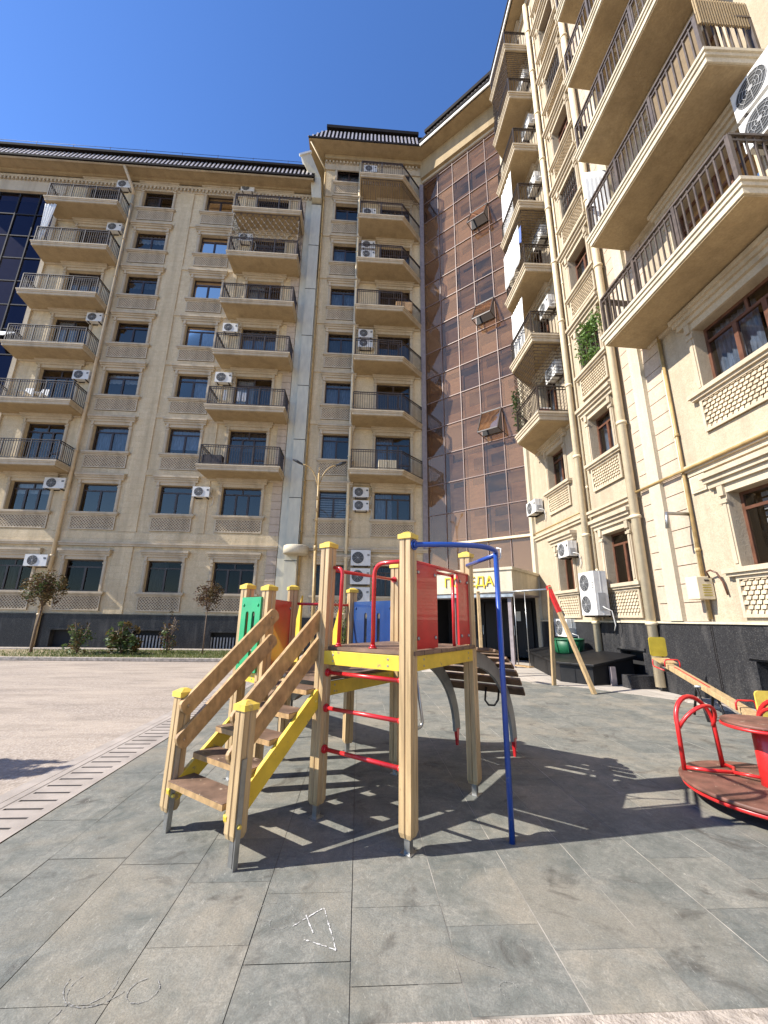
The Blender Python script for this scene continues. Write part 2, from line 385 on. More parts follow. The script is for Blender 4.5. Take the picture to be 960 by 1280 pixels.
# ------------------------------------------------------------------ windows (local axes: x along wall, -y outwards, z up)
def lattice(mb, x0, x1, z0, z1, y, kind):
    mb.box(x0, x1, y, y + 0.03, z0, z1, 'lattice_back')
    fr = 0.06
    for a, b, c, d in ((x0, x1, z0, z0 + fr), (x0, x1, z1 - fr, z1), (x0, x0 + fr, z0 + fr, z1 - fr), (x1 - fr, x1, z0 + fr, z1 - fr)):
        mb.box(a, b, y - 0.035, y - 0.002, c, d, 'trim_stone')
    x0 += fr; x1 -= fr; z0 += fr; z1 -= fr
    p = 0.135; w = 0.036
    if kind == 'diamond':
        for sgn in (1, -1):
            k = -int((z1 - z0) / p) - 2
            while k * p < (x1 - x0) + (z1 - z0):
                # line x = x0 + k p + t, z = z0 + t   (or mirrored)
                t0 = max(0, -k * p); t1 = min(z1 - z0, x1 - x0 - k * p)
                if t1 - t0 > 0.02:
                    a = x0 + k * p + t0; b = x0 + k * p + t1
                    if sgn < 0: a, b = x0 + x1 - a, x0 + x1 - b
                    yy = y - 0.014 if sgn > 0 else y - 0.017
                    mb.bar((a, yy, z0 + t0), (b, yy, z0 + t1), 0.020, w, 'lattice_stone', (0, 1, 0)) if False else mb.bar((a, yy, z0 + t0), (b, yy, z0 + t1), w, 0.020, 'lattice_stone', (0, 1, 0))
                k += 1
    else:   # small overlapping scales
        r = 0; z = z0
        while z < z1 - 0.02:
            x = x0 + (0.06 if r % 2 else 0.0)
            while x < x1 - 0.02:
                xe = min(x + 0.095, x1)
                i = [mb.av(q) for q in ((x, y - 0.034, z), (xe, y - 0.034, z), (xe, y - 0.006, min(z + 0.078, z1)), (x, y - 0.006, min(z + 0.078, z1)), (x, y, z), (xe, y, z))]
                mb.face([i[0], i[1], i[2], i[3]], 'lattice_stone'); mb.face([i[4], i[5], i[1], i[0]], 'lattice_stone')
                x += 0.12
            z += 0.085; r += 1
def surround(w, h, rec, lat, hood=True, sill=True, side=0.3, jamb=0.14, panel=0.66, oz=0.0):
    mb = MB(); a = w / 2
    for s in (-1, 1):
        x0, x1 = sorted((s * a, s * (a + jamb)))
        mb.box(x0, x1, -0.055, 0.0, 0, h, 'trim_stone')
        mb.box(x0 + 0.035, x1 - 0.035, -0.075, -0.055, 0.08, h - 0.2, 'trim_stone')
        mb.box(x0 - 0.015, x1 + 0.015, -0.095, -0.055, h - 0.2, h - 0.13, 'trim_stone')
    mb.box(-a - jamb, a + jamb, -0.055, 0, h, h + 0.16, 'trim_stone')
    if hood:
        mb.box(-a - side + 0.06, a + side - 0.06, -0.12, 0, h + 0.16, h + 0.27, 'trim_stone')
        mb.box(-a - side + 0.02, a + side - 0.02, -0.18, 0, h + 0.27, h + 0.36, 'trim_stone')
        mb.box(-a - side, a + side, -0.24, 0, h + 0.36, h + 0.46, 'trim_stone')
        for s in (-1, 1): mb.box(s * (a + jamb / 2) - 0.06, s * (a + jamb / 2) + 0.06, -0.11, -0.055, h - 0.05, h + 0.16, 'trim_stone')
    if sill:
        mb.box(-a - side + 0.03, a + side - 0.03, -0.17, 0, -0.09, 0.0, 'trim_stone')
        mb.box(-a - side + 0.07, a + side - 0.07, -0.12, 0, -0.15, -0.09, 'trim_stone')
    if lat: lattice(mb, -a - 0.16, a + 0.16, -0.16 - panel, -0.155, -0.03, lat)
    # the dark room behind
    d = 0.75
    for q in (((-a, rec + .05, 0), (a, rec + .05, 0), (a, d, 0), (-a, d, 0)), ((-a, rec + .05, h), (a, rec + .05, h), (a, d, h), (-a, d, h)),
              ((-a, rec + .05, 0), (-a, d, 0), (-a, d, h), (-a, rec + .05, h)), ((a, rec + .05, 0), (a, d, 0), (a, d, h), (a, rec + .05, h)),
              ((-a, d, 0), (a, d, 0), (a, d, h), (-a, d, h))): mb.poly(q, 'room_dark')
    return mb
def frame_mesh(w, h, rec, panes, mat, top=0.30, door=False):
    mb = MB(); a = w / 2; f = 0.06; y0, y1 = rec - 0.03, rec + 0.03
    mb.box(-a, a, y0, y1, 0, f, mat); mb.box(-a, a, y0, y1, h - f, h, mat)
    for s in (-1, 1):
        x0, x1 = sorted((s * a, s * (a - f))); mb.box(x0, x1, y0, y1, f, h - f, mat)
    zt = h - top * 1.0 - f
    mb.box(-a + f, a - f, y0 - 0.008, y1, zt, zt + f, mat)
    ww = (w - 2 * f) / panes
    for k in range(1, panes):
        x = -a + f + ww * k; mb.box(x - 0.045, x + 0.045, y0 - 0.012, y1 - 0.004, f, zt, mat)
    if panes == 3: mb.box(-0.03, 0.03, y0 - 0.004, y1 - 0.004, zt + f, h - f, mat)
    if door: mb.box(-a + f + ww * (panes - 1) + 0.045, a - f, y0 - 0.006, y1 - 0.006, 0.75, 0.83, mat)
    return mb
def pane_mesh(w, h, rec, mat='window_glass'):
    mb = MB(); a = w / 2; mb.poly([(-a + .03, rec, .03), (a - .03, rec, .03), (a - .03, rec, h - .03), (-a + .03, rec, h - .03)], mat); return mb
def curtain_mesh(w, h, rec, mat, x0=0.0, x1=1.0, z0=0.0, stripes=False):
    mb = MB(); a = w / 2; y = rec + 0.16
    xa = -a + .02 + (w - .04) * x0; xb = -a + .02 + (w - .04) * x1
    if stripes:
        z = z0 * h + 0.05
        while z < h - 0.05:
            mb.box(xa, xb, y - 0.01, y, z, min(z + 0.085, h - 0.03), mat); z += 0.125
        return mb
    n = 24; prev = None
    for k in range(n + 1):
        x = xa + (xb - xa) * k / n; yy = y + 0.035 * math.sin(k * 1.9)
        c = (mb.av((x, yy, h * z0 + .02)), mb.av((x, yy, h - .02)))
        if prev: mb.face([prev[0], c[0], c[1], prev[1]], mat, True)
        prev = c
    return mb
MESH = {}
def cached(key, fn):
    if key not in MESH: MESH[key] = fn().mesh('_'.join(str(k) for k in key if isinstance(k, str)))
    return MESH[key]
def put_window(bld, fr, u, z, w, h, panes=2, rec=0.2, lat='diamond', fmat='frame_brown', hood=True, sill=True, curtain=None, door=False, name='window', panel=0.66, side=0.3, grille=False, label=None, gmat='window_glass'):
    o = link(name, cached(('surround', w, h, rec, lat or '', hood, sill, panel, side), lambda: surround(w, h, rec, lat, hood, sill, side, panel=panel)), bld, fr(u, 0, z), fr.a)
    if label: o['label'] = label
    sub('frame', cached(('frame', w, h, rec, panes, fmat, door), lambda: frame_mesh(w, h, rec, panes, fmat, 0.3 if h < 2 else 0.42, door)), o)
    pn_ = sub('pane', cached(('pane', w, h, rec, gmat), lambda: pane_mesh(w, h, rec, gmat)), o); pn_.rotation_euler = (random.uniform(-.008, .008), 0, random.uniform(-.012, .012))
    if curtain: sub('curtain', cached(('curtain', w, h, rec) + curtain, lambda: curtain_mesh(w, h, rec, *curtain)), o)
    if grille: sub('grille', cached(('bars', w, h), lambda: bars_mesh(w, h)), o)
    return o
def bars_mesh(w, h):
    mb = MB(); a = w / 2; n = int(w / 0.13)
    for k in range(n + 1):
        x = -a + 0.02 + (w - 0.04) * k / n; mb.box(x - .008, x + .008, 0.015, 0.031, 0.01, h - 0.01, 'rail_metal')
    for k in range(n):
        x = -a + 0.02 + (w - 0.04) * (k + .5) / n
        for zz in (0.25, 0.5, 0.75):
            pts = [(x + 0.05 * math.cos(q * PI / 5), 0.023, h * zz + 0.13 * math.sin(q * PI / 5)) for q in range(10)]
            mb.tube(pts, 0.007, 'rail_metal', 5, True)
    for zz in (0.12, 0.36, 0.62, 0.88): mb.box(-a, a, 0.012, 0.032, h * zz - .009, h * zz + .009, 'rail_metal')
    return mb
CURT = [None, ('curtain_white', 0.0, 1.0, 0.62), ('curtain_grey', 0.0, 1.0, 0.55), None, ('curtain_blue',), ('curtain_white', 0.0, 0.48), ('curtain_grey',), ('curtain_blue', 0.5, 1.0), ('curtain_white', 0.0, 1.0, 0.0, True), ('curtain_blue', 0.0, 1.0, 0.25), ('curtain_grey', 0.0, 0.5)]

# ------------------------------------------------------------------ balconies
def slab_mesh(fr, inner, outer, z0, edge=0.22, big=False):
    """inner=(u0,u1) at the wall, outer=(u0,u1,n)"""
    mb = mbf(fr)
    i0, i1 = inner; o0, o1, n = outer
    def layer(g, za, zb, mat):
        A = [(i0 - g, 0.002, za), (o0 - g, n + g, za), (o1 + g, n + g, za), (i1 + g, 0.002, za)]
        mb.hexa(A, [(p[0], p[1], zb) for p in A], mat)
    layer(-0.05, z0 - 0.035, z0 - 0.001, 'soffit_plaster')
    layer(-0.02, z0, z0 + edge * 0.45, 'trim_stone' if not big else 'pale_trim')
    layer(0.01, z0 + edge * 0.45 + .001, z0 + edge * 0.75, 'trim_stone' if not big else 'pale_trim')
    layer(0.04, z0 + edge * 0.75 + .001, z0 + edge, 'trim_stone' if not big else 'pale_trim')
    # moulding at the wall under the slab
    mb.box(i0 + 0.15, i1 - 0.15, 0.002, 0.09, z0 - 0.12, z0 - 0.036, 'trim_stone')
    return mb
def rail_mesh(fr, pts, z, h=1.0, gap=0.115, panels=4, heavy=1.0):
    mb = mbf(fr); heavy *= 1.35; b = 0.007 * heavy; rmat = 'rail_brown' if heavy > 1.6 else 'rail_metal'; gap *= 1.3 if heavy > 1.6 else 1
    for si, ((ua, na), (ub, nb)) in enumerate(zip(pts, pts[1:])):
        ln = math.hypot(ub - ua, nb - na)
        P = lambda t, zz: Vector(fr(ua + (ub - ua) * t, na + (nb - na) * t, zz))
        mb.T = None
        for zz, w in ((z + 0.09, 0.022), (z + h - 0.10, 0.018), (z + h, 0.040)): mb.bar(P(0, zz + .0015 * si), P(1, zz + .0015 * si), w * heavy, 0.022 * heavy, rmat)
        k = max(2, round(ln / gap))
        for i in range(1, k): 
            p = P(i / k, z + 0.09); q = P(i / k, z + h - 0.01); mb.bar(p, q, 2 * b, 2 * b, rmat)
        m = max(1, round(ln / 1.3))
        for i in range(1 if si else 0, m + 1): mb.bar(P(i / m, z), P(i / m, z + h + .003 * si + .002), 0.034 * heavy, 0.034 * heavy, rmat)
    return mb
def grille_mesh(fr, pts, z0, z1, kind):
    mb = mbf(fr); mb.T = None
    for (ua, na), (ub, nb) in zip(pts, pts[1:]):
        ln = math.hypot(ub - ua, nb - na)
        P = lambda t, zz: Vector(fr(ua + (ub - ua) * t, na + (nb - na) * t, zz))
        for zz in (z0, z1): mb.bar(P(0, zz), P(1, zz), 0.02, 0.02, 'rail_metal')
        if kind == 'brick':
            rows = max(3, round((z1 - z0) / 0.13)); 
            for r in range(1, rows): mb.bar(P(0, z0 + (z1 - z0) * r / rows), P(1, z0 + (z1 - z0) * r / rows), 0.012, 0.014, 'rail_metal')
            k = max(2, round(ln / 0.26))
            for r in range(rows):
                for i in range(k + 1):
                    t = (i + (0.5 if r % 2 else 0)) / k
                    if t <= 1: mb.bar(P(t, z0 + (z1 - z0) * r / rows), P(t, z0 + (z1 - z0) * (r + 1) / rows), 0.012, 0.012, 'rail_metal')
        elif kind == 'wave':
            k = max(2, round(ln / 0.17))
            for i in range(k + 1):
                pp = [P(min(1, max(0, (i + 0.42 * math.sin(j * 0.9 + i * PI)) / k)), z0 + (z1 - z0) * j / 24) for j in range(25)]
                mb.tube(pp, 0.011, 'rail_metal', 5)
        else:
            k = max(2, round(ln / 0.14))
            for i in range(k + 1): mb.bar(P(i / k, z0), P(i / k, z1), 0.013, 0.013, 'rail_metal')
            for i in range(0, k):
                pp = [P(min(1, max(0, (i + .5 + .45 * math.cos(q * PI / 4)) / k)), z1 - 0.32 + 0.14 * math.sin(q * PI / 4)) for q in range(8)]
                mb.tube(pp, 0.008, 'rail_metal', 4, True)
    return mb
def balcony(bld, fr, inner, outer, z0, edge=0.22, big=False, heavy=1.0, h=1.0):
    o = part('balcony', slab_mesh(fr, inner, outer, z0, edge, big), bld)
    i0, i1 = inner; o0, o1, n = outer; g = 0.07
    pts = [(i0 + g, 0.02), (o0 + g, n - g), (o1 - g, n - g), (i1 - g, 0.02)]
    part('railing', rail_mesh(fr, pts, z0 + edge, h, heavy=heavy), o)
    return o, pts

# ------------------------------------------------------------------ ribbed mansard roof
def mansard(mb, p, q, inward, z0, rise, run, step=0.24, hip0=0.0, hip1=0.0):
    p = Vector((p[0], p[1], z0)); q = Vector((q[0], q[1], z0)); d = (q - p).normalized(); inn = Vector((inward[0], inward[1], 0))
    up = inn * run + Vector((0, 0, rise)); ln = (q - p).length
    mb.poly([p, q, q + up - d * hip1, p + up + d * hip0], 'roof_dark')
    nrm = d.cross(up).normalized()
    if nrm.dot(inn) > 0: nrm = -nrm
    k = int(ln / step)
    for i in range(k + 1):
        t = i * step
        hgt = 0.82
        if hip0 and t < hip0: hgt = min(hgt, t / hip0)
        if hip1 and ln - t < hip1: hgt = min(hgt, (ln - t) / hip1)
        a = p + d * t; b = a + up * max(hgt, 0.02)
        mb.bar(a + nrm * .02, b + nrm * .02, 0.10, 0.05, 'roof_tile', nrm)
    for r in (0.2, 0.4, 0.6, 0.8):
        mb.bar(p + up * r + d * hip0 * r + nrm * .012, q + up * r - d * hip1 * r + nrm * .012, 0.03, 0.03, 'roof_dark', nrm)
    # dark ridge cap
    mb.bar(p + up * 0.98 + d * hip0 * .98 + nrm * .09, q + up * 0.98 - d * hip1 * .98 + nrm * .07, 0.30, 0.24 * min(1, rise / 1.5), 'roof_dark')
    mb.bar(p - Vector((0, 0, 0.03)), q - Vector((0, 0, 0.03)), 0.10, 0.13, 'roof_dark')
def dentils(mb, u0, u1, z, n=0.09, w=0.10, gap=0.22):
    u = u0
    while u < u1 - w:
        mb.box(u, u + w, 0.003, n, z, z + 0.15, 'trim_stone'); u += gap

# ================================================================== LEFT WING (8 storeys)
LB = thing('apartment_building', (-11.0, 25, 0), 'eight storey beige stone apartment wing with a low roof left of the grey metal seam', 'apartment building')
Lx0, Lx1 = -18.25, -3.95
cols = {'o': (-15.85, 1.9, 3), 'a': (-12.69, 1.73, 2), 'b': (-9.09, 1.58, 2), 'c': (-5.92, 1.9, 3)}
holes = []; winspecs = []
for n in range(1, 9):
    zt = ZT(n)
    for k, (u, w, pn) in cols.items():
        door = n >= 3 and k in 'oc'
        h = 2.35 if door else 1.45
        holes.append((u - w / 2, u + w / 2, zt - h, zt)); winspecs.append((n, k, u, w, pn, door, zt - h, h))
holes_base = [(-13.5, -12.2, 0.15, 0.85), (-10.0, -8.5, 0.05, 0.85), (-6.6, -5.3, 0.05, 0.80)]
mb = mbf(FL); mb.wall(Lx0, Lx1, 1.52, 26.9, holes, 0, 0.24, 'facade_stone')
mb.wall(Lx0, Lx1, 0.0, 1.52, holes_base, 0, 0, 'facade_stone')
mb.box(Lx0, Lx1, -0.9, -0.8, 0, 26.8, 'room_dark'); mb.T = None
mb.poly([(Lx0, 19.4, 0), (Lx0, 20.2, 0), (Lx0, 20.2, 26.9), (Lx0, 19.4, 26.9)], 'facade_stone')
mb.box(-30, Lx1, 21.5, 30, 0, 26.9, 'facade_stone')
part('wall', mb, LB, False)
ci = 0
for n, k, u, w, pn, door, z, h in winspecs:
    ci += 1
    cur = random.choice(CURT) if n > 1 else random.choice([None, ('curtain_grey', 0, .5), None])
    put_window(LB, FL, u, z, w, h, pn, 0.2, None if door else 'diamond', curtain=cur, door=door, sill=not door, name='balcony_door' if door else 'window', panel=0.68, gmat='dark_reflection_glass' if n == 1 else 'window_glass')
mb = mbf(FL)                                   # pilaster strips between window bays
for u0, u1 in ((-14.45, -14.2), (-11.45, -10.62), (-7.75, -7.5)) : mb.box(u0, u1, 0.002, 0.05, 5.32, 26.2, 'facade_stone')
mb.box(-11.45, -10.62, 0.002, 0.05, 1.56, 4.6, 'facade_stone')
for n in range(2, 9):
    z = ZT(n) + 0.5
    for u0, u1 in ((-14.18, -11.46), (-10.61, -7.77)):
        if n < 8: mb.box(u0, u1, 0.002, 0.05, z, z + 0.26, 'facade_stone')
part('pilaster', mb, LB)
mb = mbf(FL)                                   # string course over the ground floor
mb.box(Lx0, Lx1, 0.002, 0.16, 4.72, 4.80, 'trim_stone'); mb.box(Lx0, Lx1, 0.002, 0.11, 4.62, 4.72, 'trim_stone'); mb.box(Lx0, Lx1, 0.002, 0.06, 4.80, 5.30, 'facade_stone')
part('string_course', mb, LB)
mb = mbf(FL)
z = 1.56
while z < 26.2:
    mb.box(-4.44, -3.97, 0.002, 0.05, z, z + 0.37, 'quoin_stone'); z += 0.39
part('quoin', mb, LB)
mb = mbf(FL)                                   # cornice and soffit
mb.box(-24, -3.5, 0.002, 0.06, 26.20, 26.9, 'trim_stone'); dentils(mb, -24, -3.6, 26.28, 0.17)
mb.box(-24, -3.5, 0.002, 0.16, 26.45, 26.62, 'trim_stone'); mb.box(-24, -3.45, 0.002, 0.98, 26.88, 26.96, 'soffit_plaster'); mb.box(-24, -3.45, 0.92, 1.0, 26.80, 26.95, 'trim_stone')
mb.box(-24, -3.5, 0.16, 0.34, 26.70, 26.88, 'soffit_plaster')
part('cornice', mb, LB)
mb = MB(); mansard(mb, (-24.5, 18.35), (-3.4, 18.35), (0, 1), 26.93, 1.05, 0.42)
mb.poly([(-24.5, 18.8, 27.98), (-3.4, 18.8, 27.98), (-3.4, 30, 27.98), (-24.5, 30, 27.98)], 'roof_dark')
mb.poly([(-3.4, 18.35, 26.9), (-3.4, 30, 26.9), (-3.4, 30, 27.9), (-3.4, 18.77, 27.9)], 'roof_dark')
rf = part('roof', mb, LB, False)
mb = MB(); x = -24
while x < -4:
    mb.tube([(x, 18.72, 28.0), (x, 18.72, 28.55)], 0.012, 'rail_metal', 5); x += 2.1
mb.tube([(-24, 18.72, 28.5), (-4.2, 18.72, 28.5)], 0.012, 'rail_metal', 5)
part('lightning_wire', mb, rf)
mb = mbf(FL)                                   # black granite plinth with basement lights
mb.wall(Lx0 - 6, Lx1, 0, 1.52, holes_base, 0.07, 0.3, 'granite', 'granite'); mb.box(Lx0 - 6, Lx1, 0.0, 0.10, 1.50, 1.55, 'granite')
for a, b, c, d in holes_base: mb.box(a, b, -0.25, -0.22, c, d, 'room_dark'); mb.box(a - .1, b + .1, 0.071, 0.12, d + 0.02, d + 0.09, 'granite')
part('plinth', mb, LB, False)
for a, b, c, d in holes_base[1:]:
    mb = mbf(FL); k = int((b - a) / 0.14)
    for i in range(k + 1): mb.box(a + .03 + (b - a - .06) * i / k - .03, a + .03 + (b - a - .06) * i / k + .03, -0.05, -0.03, c + .05, d - .2, 'ac_grey')
    part('basement_grille', mb, LB)
for n in range(3, 9):
    z0 = 8.12 + 3.1 * (n - 3)
    o, pts = balcony(LB, FL, (-18.18, -14.12), (-18.0, -14.1, 1.18), z0, 0.26)
    o2, p2 = balcony(LB, FL, (-7.72, -3.94), (-7.74, -3.93, 1.32), z0, 0.26)
    if n == 7: part('security_grille', grille_mesh(FL, p2, z0 + 1.28, z0 + 3.0, 'wave'), o2)
mb = mbf(FL)                                   # navy glazing at the far left
u = -24.0; rows = [2.2 + 1.55 * i for i in range(16)]
for i in range(len(rows) - 1):
    for j in range(5):
        a = -24 + j * 1.15
        mb.poly([(a, -0.1, rows[i]), (a + 1.15, -0.1, rows[i]), (a + 1.15, -0.1, rows[i + 1]), (a, -0.1, rows[i + 1])], 'navy_glass')
gl = part('glazing', mb, LB, False)
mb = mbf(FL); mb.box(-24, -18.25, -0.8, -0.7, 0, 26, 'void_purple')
for r in rows: mb.box(-24, -18.25, -0.11, -0.05, r - .03, r + .03, 'mullion_dark')
for j in range(6): mb.box(-24 + j * 1.15 - .03, -24 + j * 1.15 + .03, -0.11, -0.04, 2.2, 25.45, 'mullion_dark')
mb.box(-24, -18.0, -0.6, 0.10, 25.46, 26.2, 'trim_stone'); mb.box(-18.25, -18.02, -.5, 0.12, 0, 25.46, 'trim_stone')
part('mullion', mb, gl)
mb = MB(); mb.hexa([FL(-19.6, 0.02, 15.9), FL(-18.4, 0.02, 15.9), FL(-18.4, 0.06, 15.9), FL(-19.6, 0.06, 15.9)], [FL(-19.6, 0.75, 15.15), FL(-18.4, 0.75, 15.15), FL(-18.4, 0.78, 15.17), FL(-19.6, 0.78, 15.17)], 'awning_white')
part('open_sash', mb, gl)
def pipe(bld, fr, u, z0, z1, r, mat='pipe_cream', off=0.12, kink=None, foot=True):
    mb = MB(); pts = [fr(u, off, z0), fr(u, off, z1)]
    if kink: pts += [fr(u + kink[0], off + kink[1], z1 + kink[2])]
    mb.tube(pts, r, mat, 12)
    z = z0 + 1.4
    while z < z1:
        mb.tube([fr(u, off, z - .04), fr(u, off, z + .04)], r * 1.25, mat, 12); mb.bar(fr(u, 0.0, z), fr(u, off, z), .03, .03, mat); z += 2.6
    return part('drainpipe', mb, bld)
pipe(LB, FL, -14.05, 0.1, 25.6, 0.085, 'pipe_tan', 1.32 if False else 0.16, None)
mb = MB(); mb.tube([FL(-14.05, 0.16, 25.6), FL(-14.1, 0.3, 26.0), FL(-14.35, 0.95, 26.8)], 0.085, 'pipe_tan', 12); part('drainpipe', mb, LB)

# ================================================================== CORNER BLOCK (9 storeys): middle bay, glazed stairwell, right wing
MB_ = thing('apartment_building', (8.0, 20, 0), 'nine storey cream apartment block with a brown glazed stairwell, wrapping the right corner', 'apartment building')
# ---- middle bay
mcols = {'m': (-1.42, 1.44, 2), 'd': (1.53, 1.84, 3)}
holes = []; specs = []
for n in range(1, 10):
    for k, (u, w, pn) in mcols.items():
        door = n >= 3 and k == 'd'; h = 2.35 if door else 1.45; zt = ZT(n)
        holes.append((u - w / 2, u + w / 2, zt - h, zt)); specs.append((n, k, u, w, pn, door, zt - h, h))
mb = mbf(FL); mb.wall(-2.95, 3.3, 1.52, 29.92, holes, 0, 0.24, 'facade_stone'); mb.wall(-2.95, 3.3, 0, 1.52, [], 0, 0, 'facade_stone')
mb.box(-2.95, 3.25, -0.9, -0.8, 0, 29.8, 'room_dark'); mb.T = None
mb.poly([(-2.95, 19.4, 0), (-2.95, 24, 0), (-2.95, 24, 29.9), (-2.95, 19.4, 29.9)], 'facade_stone')
wm = part('wall', mb, MB_, False)
for n, k, u, w, pn, door, z, h in specs:
    cur = random.choice([None, ('curtain_blue',), ('curtain_grey',), ('curtain_blue', 0, .5), None])
    if n == 2 and k == 'm': cur = ('curtain_white', 0.0, 1.0, 0.0, True)
    put_window(MB_, FL, u, z, w, h, pn, 0.2, None if door else 'diamond', curtain=cur, door=door, sill=not door, name='balcony_door' if door else 'window', hood=True, panel=0.68, side=0.24, gmat='dark_reflection_glass' if n == 1 else 'window_glass')
for n in range(2, 9):
    z = ZT(n) + 0.5; mb = mbf(FL); mb.box(-2.93, -0.62, 0.002, 0.05, z, z + 0.26, 'facade_stone'); part('floor_band', mb, MB_)
mb = mbf(FL)
mb.box(-2.95, 3.28, 0.002, 0.16, 4.72, 4.80, 'trim_stone'); mb.box(-2.95, 3.28, 0.002, 0.11, 4.62, 4.72, 'trim_stone'); mb.box(-2.95, 3.28, 0.002, 0.06, 4.80, 5.30, 'facade_stone')
part('string_course', mb, MB_)
mb = mbf(FL); mb.box(-2.95, 3.28, 0.0, 0.07, 0, 1.52, 'granite'); part('plinth', mb, MB_)
mb = mbf(FL); mb.box(3.06, 3.3, 0.002, 0.10, 0, 28.2, 'column_grey'); part('corner_strip', mb, MB_)
for n in range(3, 10):
    z0 = 8.12 + 3.1 * (n - 3)
    o, pts = balcony(MB_, FL, (-0.66, 3.14), (-0.64, 1.90, 1.42), z0, 0.26)
    if n == 8: part('security_grille', grille_mesh(FL, pts, z0 + 1.28, z0 + 3.0, 'bars'), o)
pipe(MB_, FL, -0.70, 0.3, 29.6, 0.075, 'pipe_cream', 0.14)
pipe(MB_, FL, -2.88, 1.5, 28.6, 0.055, 'pipe_ochre', 0.11)
mb = MB(); mb.tube([FL(-2.88, 0.11, 28.6), FL(-2.95, 0.2, 28.9), FL(-3.75, 1.0, 29.8)], 0.055, 'pipe_ochre', 10); part('drainpipe', mb, MB_)
# metal seam cover and bent duct between the two blocks
SM = thing('seam_cover', (-3.45, 19.2, 0), 'tall pale grey green metal duct covering the joint between the two buildings', 'metal duct')
mb = mbf(FL); mb.box(-3.93, -3.56, 0.0, 0.07, 0, 27.0, 'seam_metal'); part('cover_plate', mb, SM)
mb = mbf(FL); z = 1.0
while z < 25.0:
    mb.box(-3.55, -2.98, 0.0, 0.24, z, min(z + 3.08, 25.9), 'seam_metal'); mb.box(-3.56, -2.97, 0.0, 0.25, z + 3.085, z + 3.11, 'roof_dark'); z += 3.1
part('duct', mb, SM)
mb = MB(); A = [FL(-3.55, 0.02, 25.9), FL(-2.98, 0.02, 25.9), FL(-2.98, 0.5, 26.0), FL(-3.55, 0.5, 26.0)]
B = [FL(-3.65, 0.1, 27.5), FL(-3.05, 0.1, 27.5), FL(-3.05, 0.8, 27.2), FL(-3.65, 0.8, 27.2)]
C = [FL(-4.25, 0.6, 28.5), FL(-3.7, 0.5, 28.9), FL(-3.7, 1.2, 28.6), FL(-4.25, 1.3, 28.2)]
mb.hexa(A, B, 'seam_metal'); mb.hexa(B, C, 'seam_metal'); mb.bar(FL(-4.3, 1.3, 28.15), FL(-3.65, 1.2, 28.65), 0.12, 0.12, 'white_trim'); part('bent_duct', mb, SM)
# ---- glazed stairwell
rows = [3.35, 4.95] + [6.48 + 1.547 * i for i in range(15)]; rows = [r for r in rows if r < 28.4] + [28.3]
uc = [0.03, 1.08, 2.11, 3.14, 4.17, GLEN - 0.02]
mb = mbf(FG)
for i in range(len(rows) - 1):
    for j in range(5): mb.poly([(uc[j], 0, rows[i]), (uc[j + 1], 0, rows[i]), (uc[j + 1], 0, rows[i + 1]), (uc[j], 0, rows[i + 1])], 'brown_glass')
gz = part('glazing', mb, MB_, False)
mb = mbf(FG)
for r in rows: mb.box(0, GLEN, -0.04, 0.045, r - .017, r + .017, 'mullion')
for k, a in enumerate(uc): mb.box(a - .016, a + .016, -0.04, 0.05, 3.35, 28.3, 'mullion')
mb.box(0, GLEN, -0.05, 0.14, 4.9, 5.0, 'pipe_cream')
part('mullion', mb, gz)
mb = mbf(FG)                                   # floor bands and blinds behind the glass
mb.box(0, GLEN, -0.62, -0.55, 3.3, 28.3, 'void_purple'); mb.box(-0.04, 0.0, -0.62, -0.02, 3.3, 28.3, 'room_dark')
rr = random.Random(3)
for i in range(len(rows) - 1):
    z0, z1 = rows[i], rows[i + 1]; hh = z1 - z0
    for j in range(5):
        a, b = uc[j], uc[j + 1]; t = rr.random()
        if z1 < 5.1: continue
        f = 0.45 + 0.45 * rr.random() if t > 0.12 else 0.2
        if j == 0:
            mb.box(a, b, -0.40, -0.36, z0, z1 + .02, 'frame_brown'); continue  # dark first column stands in for the balconies reflected in the glass
        mb.box(a + 0.05, b - 0.03, -0.40, -0.36, z0 + 0.02, z0 + hh * f, 'blind_brown')
        if rr.random() > 0.72: mb.box(a + 0.05 + rr.random() * .3, b - .03 - rr.random() * .2, -0.355, -0.345, z0 + hh * f * .35, z0 + hh * f * .8, 'void_purple')
        if rr.random() > 0.6: mb.box(a + 0.05, a + 0.25, -0.40, -0.36, z0 + hh * f + .001, z1, 'blind_brown')
part('interior_blind', mb, gz)
for u, z in ((2.17 + 1.0, 21.95 + 1.55 - 1.55), (3.17, 15.80), (3.17, 9.57)):
    u0, u1 = 3.17, 4.14; zt = min(rows, key=lambda r: abs(r - z - 1.2)); 
    mb = MB(); hh = 1.2; dep = 0.62
    A = [(u0, 0.06, zt), (u1, 0.06, zt), (u1, dep, zt - hh), (u0, dep, zt - hh)]
    for p, q in zip(A, A[1:] + A[:1]): mb.bar(FG(*p), FG(*q), 0.05, 0.06, 'frame_brown')
    mb.poly([FG(*p) for p in A], 'brown_glass')
    mb.bar(FG(u0, 0.05, zt - hh), FG(u0, dep, zt - hh), 0.03, 0.03, 'frame_brown'); mb.bar(FG(u1, 0.05, zt - hh), FG(u1, dep, zt - hh), 0.03, 0.03, 'frame_brown')
    mb.hexa([FG(u0, .055, zt - hh), FG(u1, .055, zt - hh), FG(u1, .055, zt), FG(u0, .055, zt)], [FG(u0, .065, zt - hh), FG(u1, .065, zt - hh), FG(u1, .065, zt), FG(u0, .065, zt)], 'room_dark')
    part('open_sash', mb, gz)
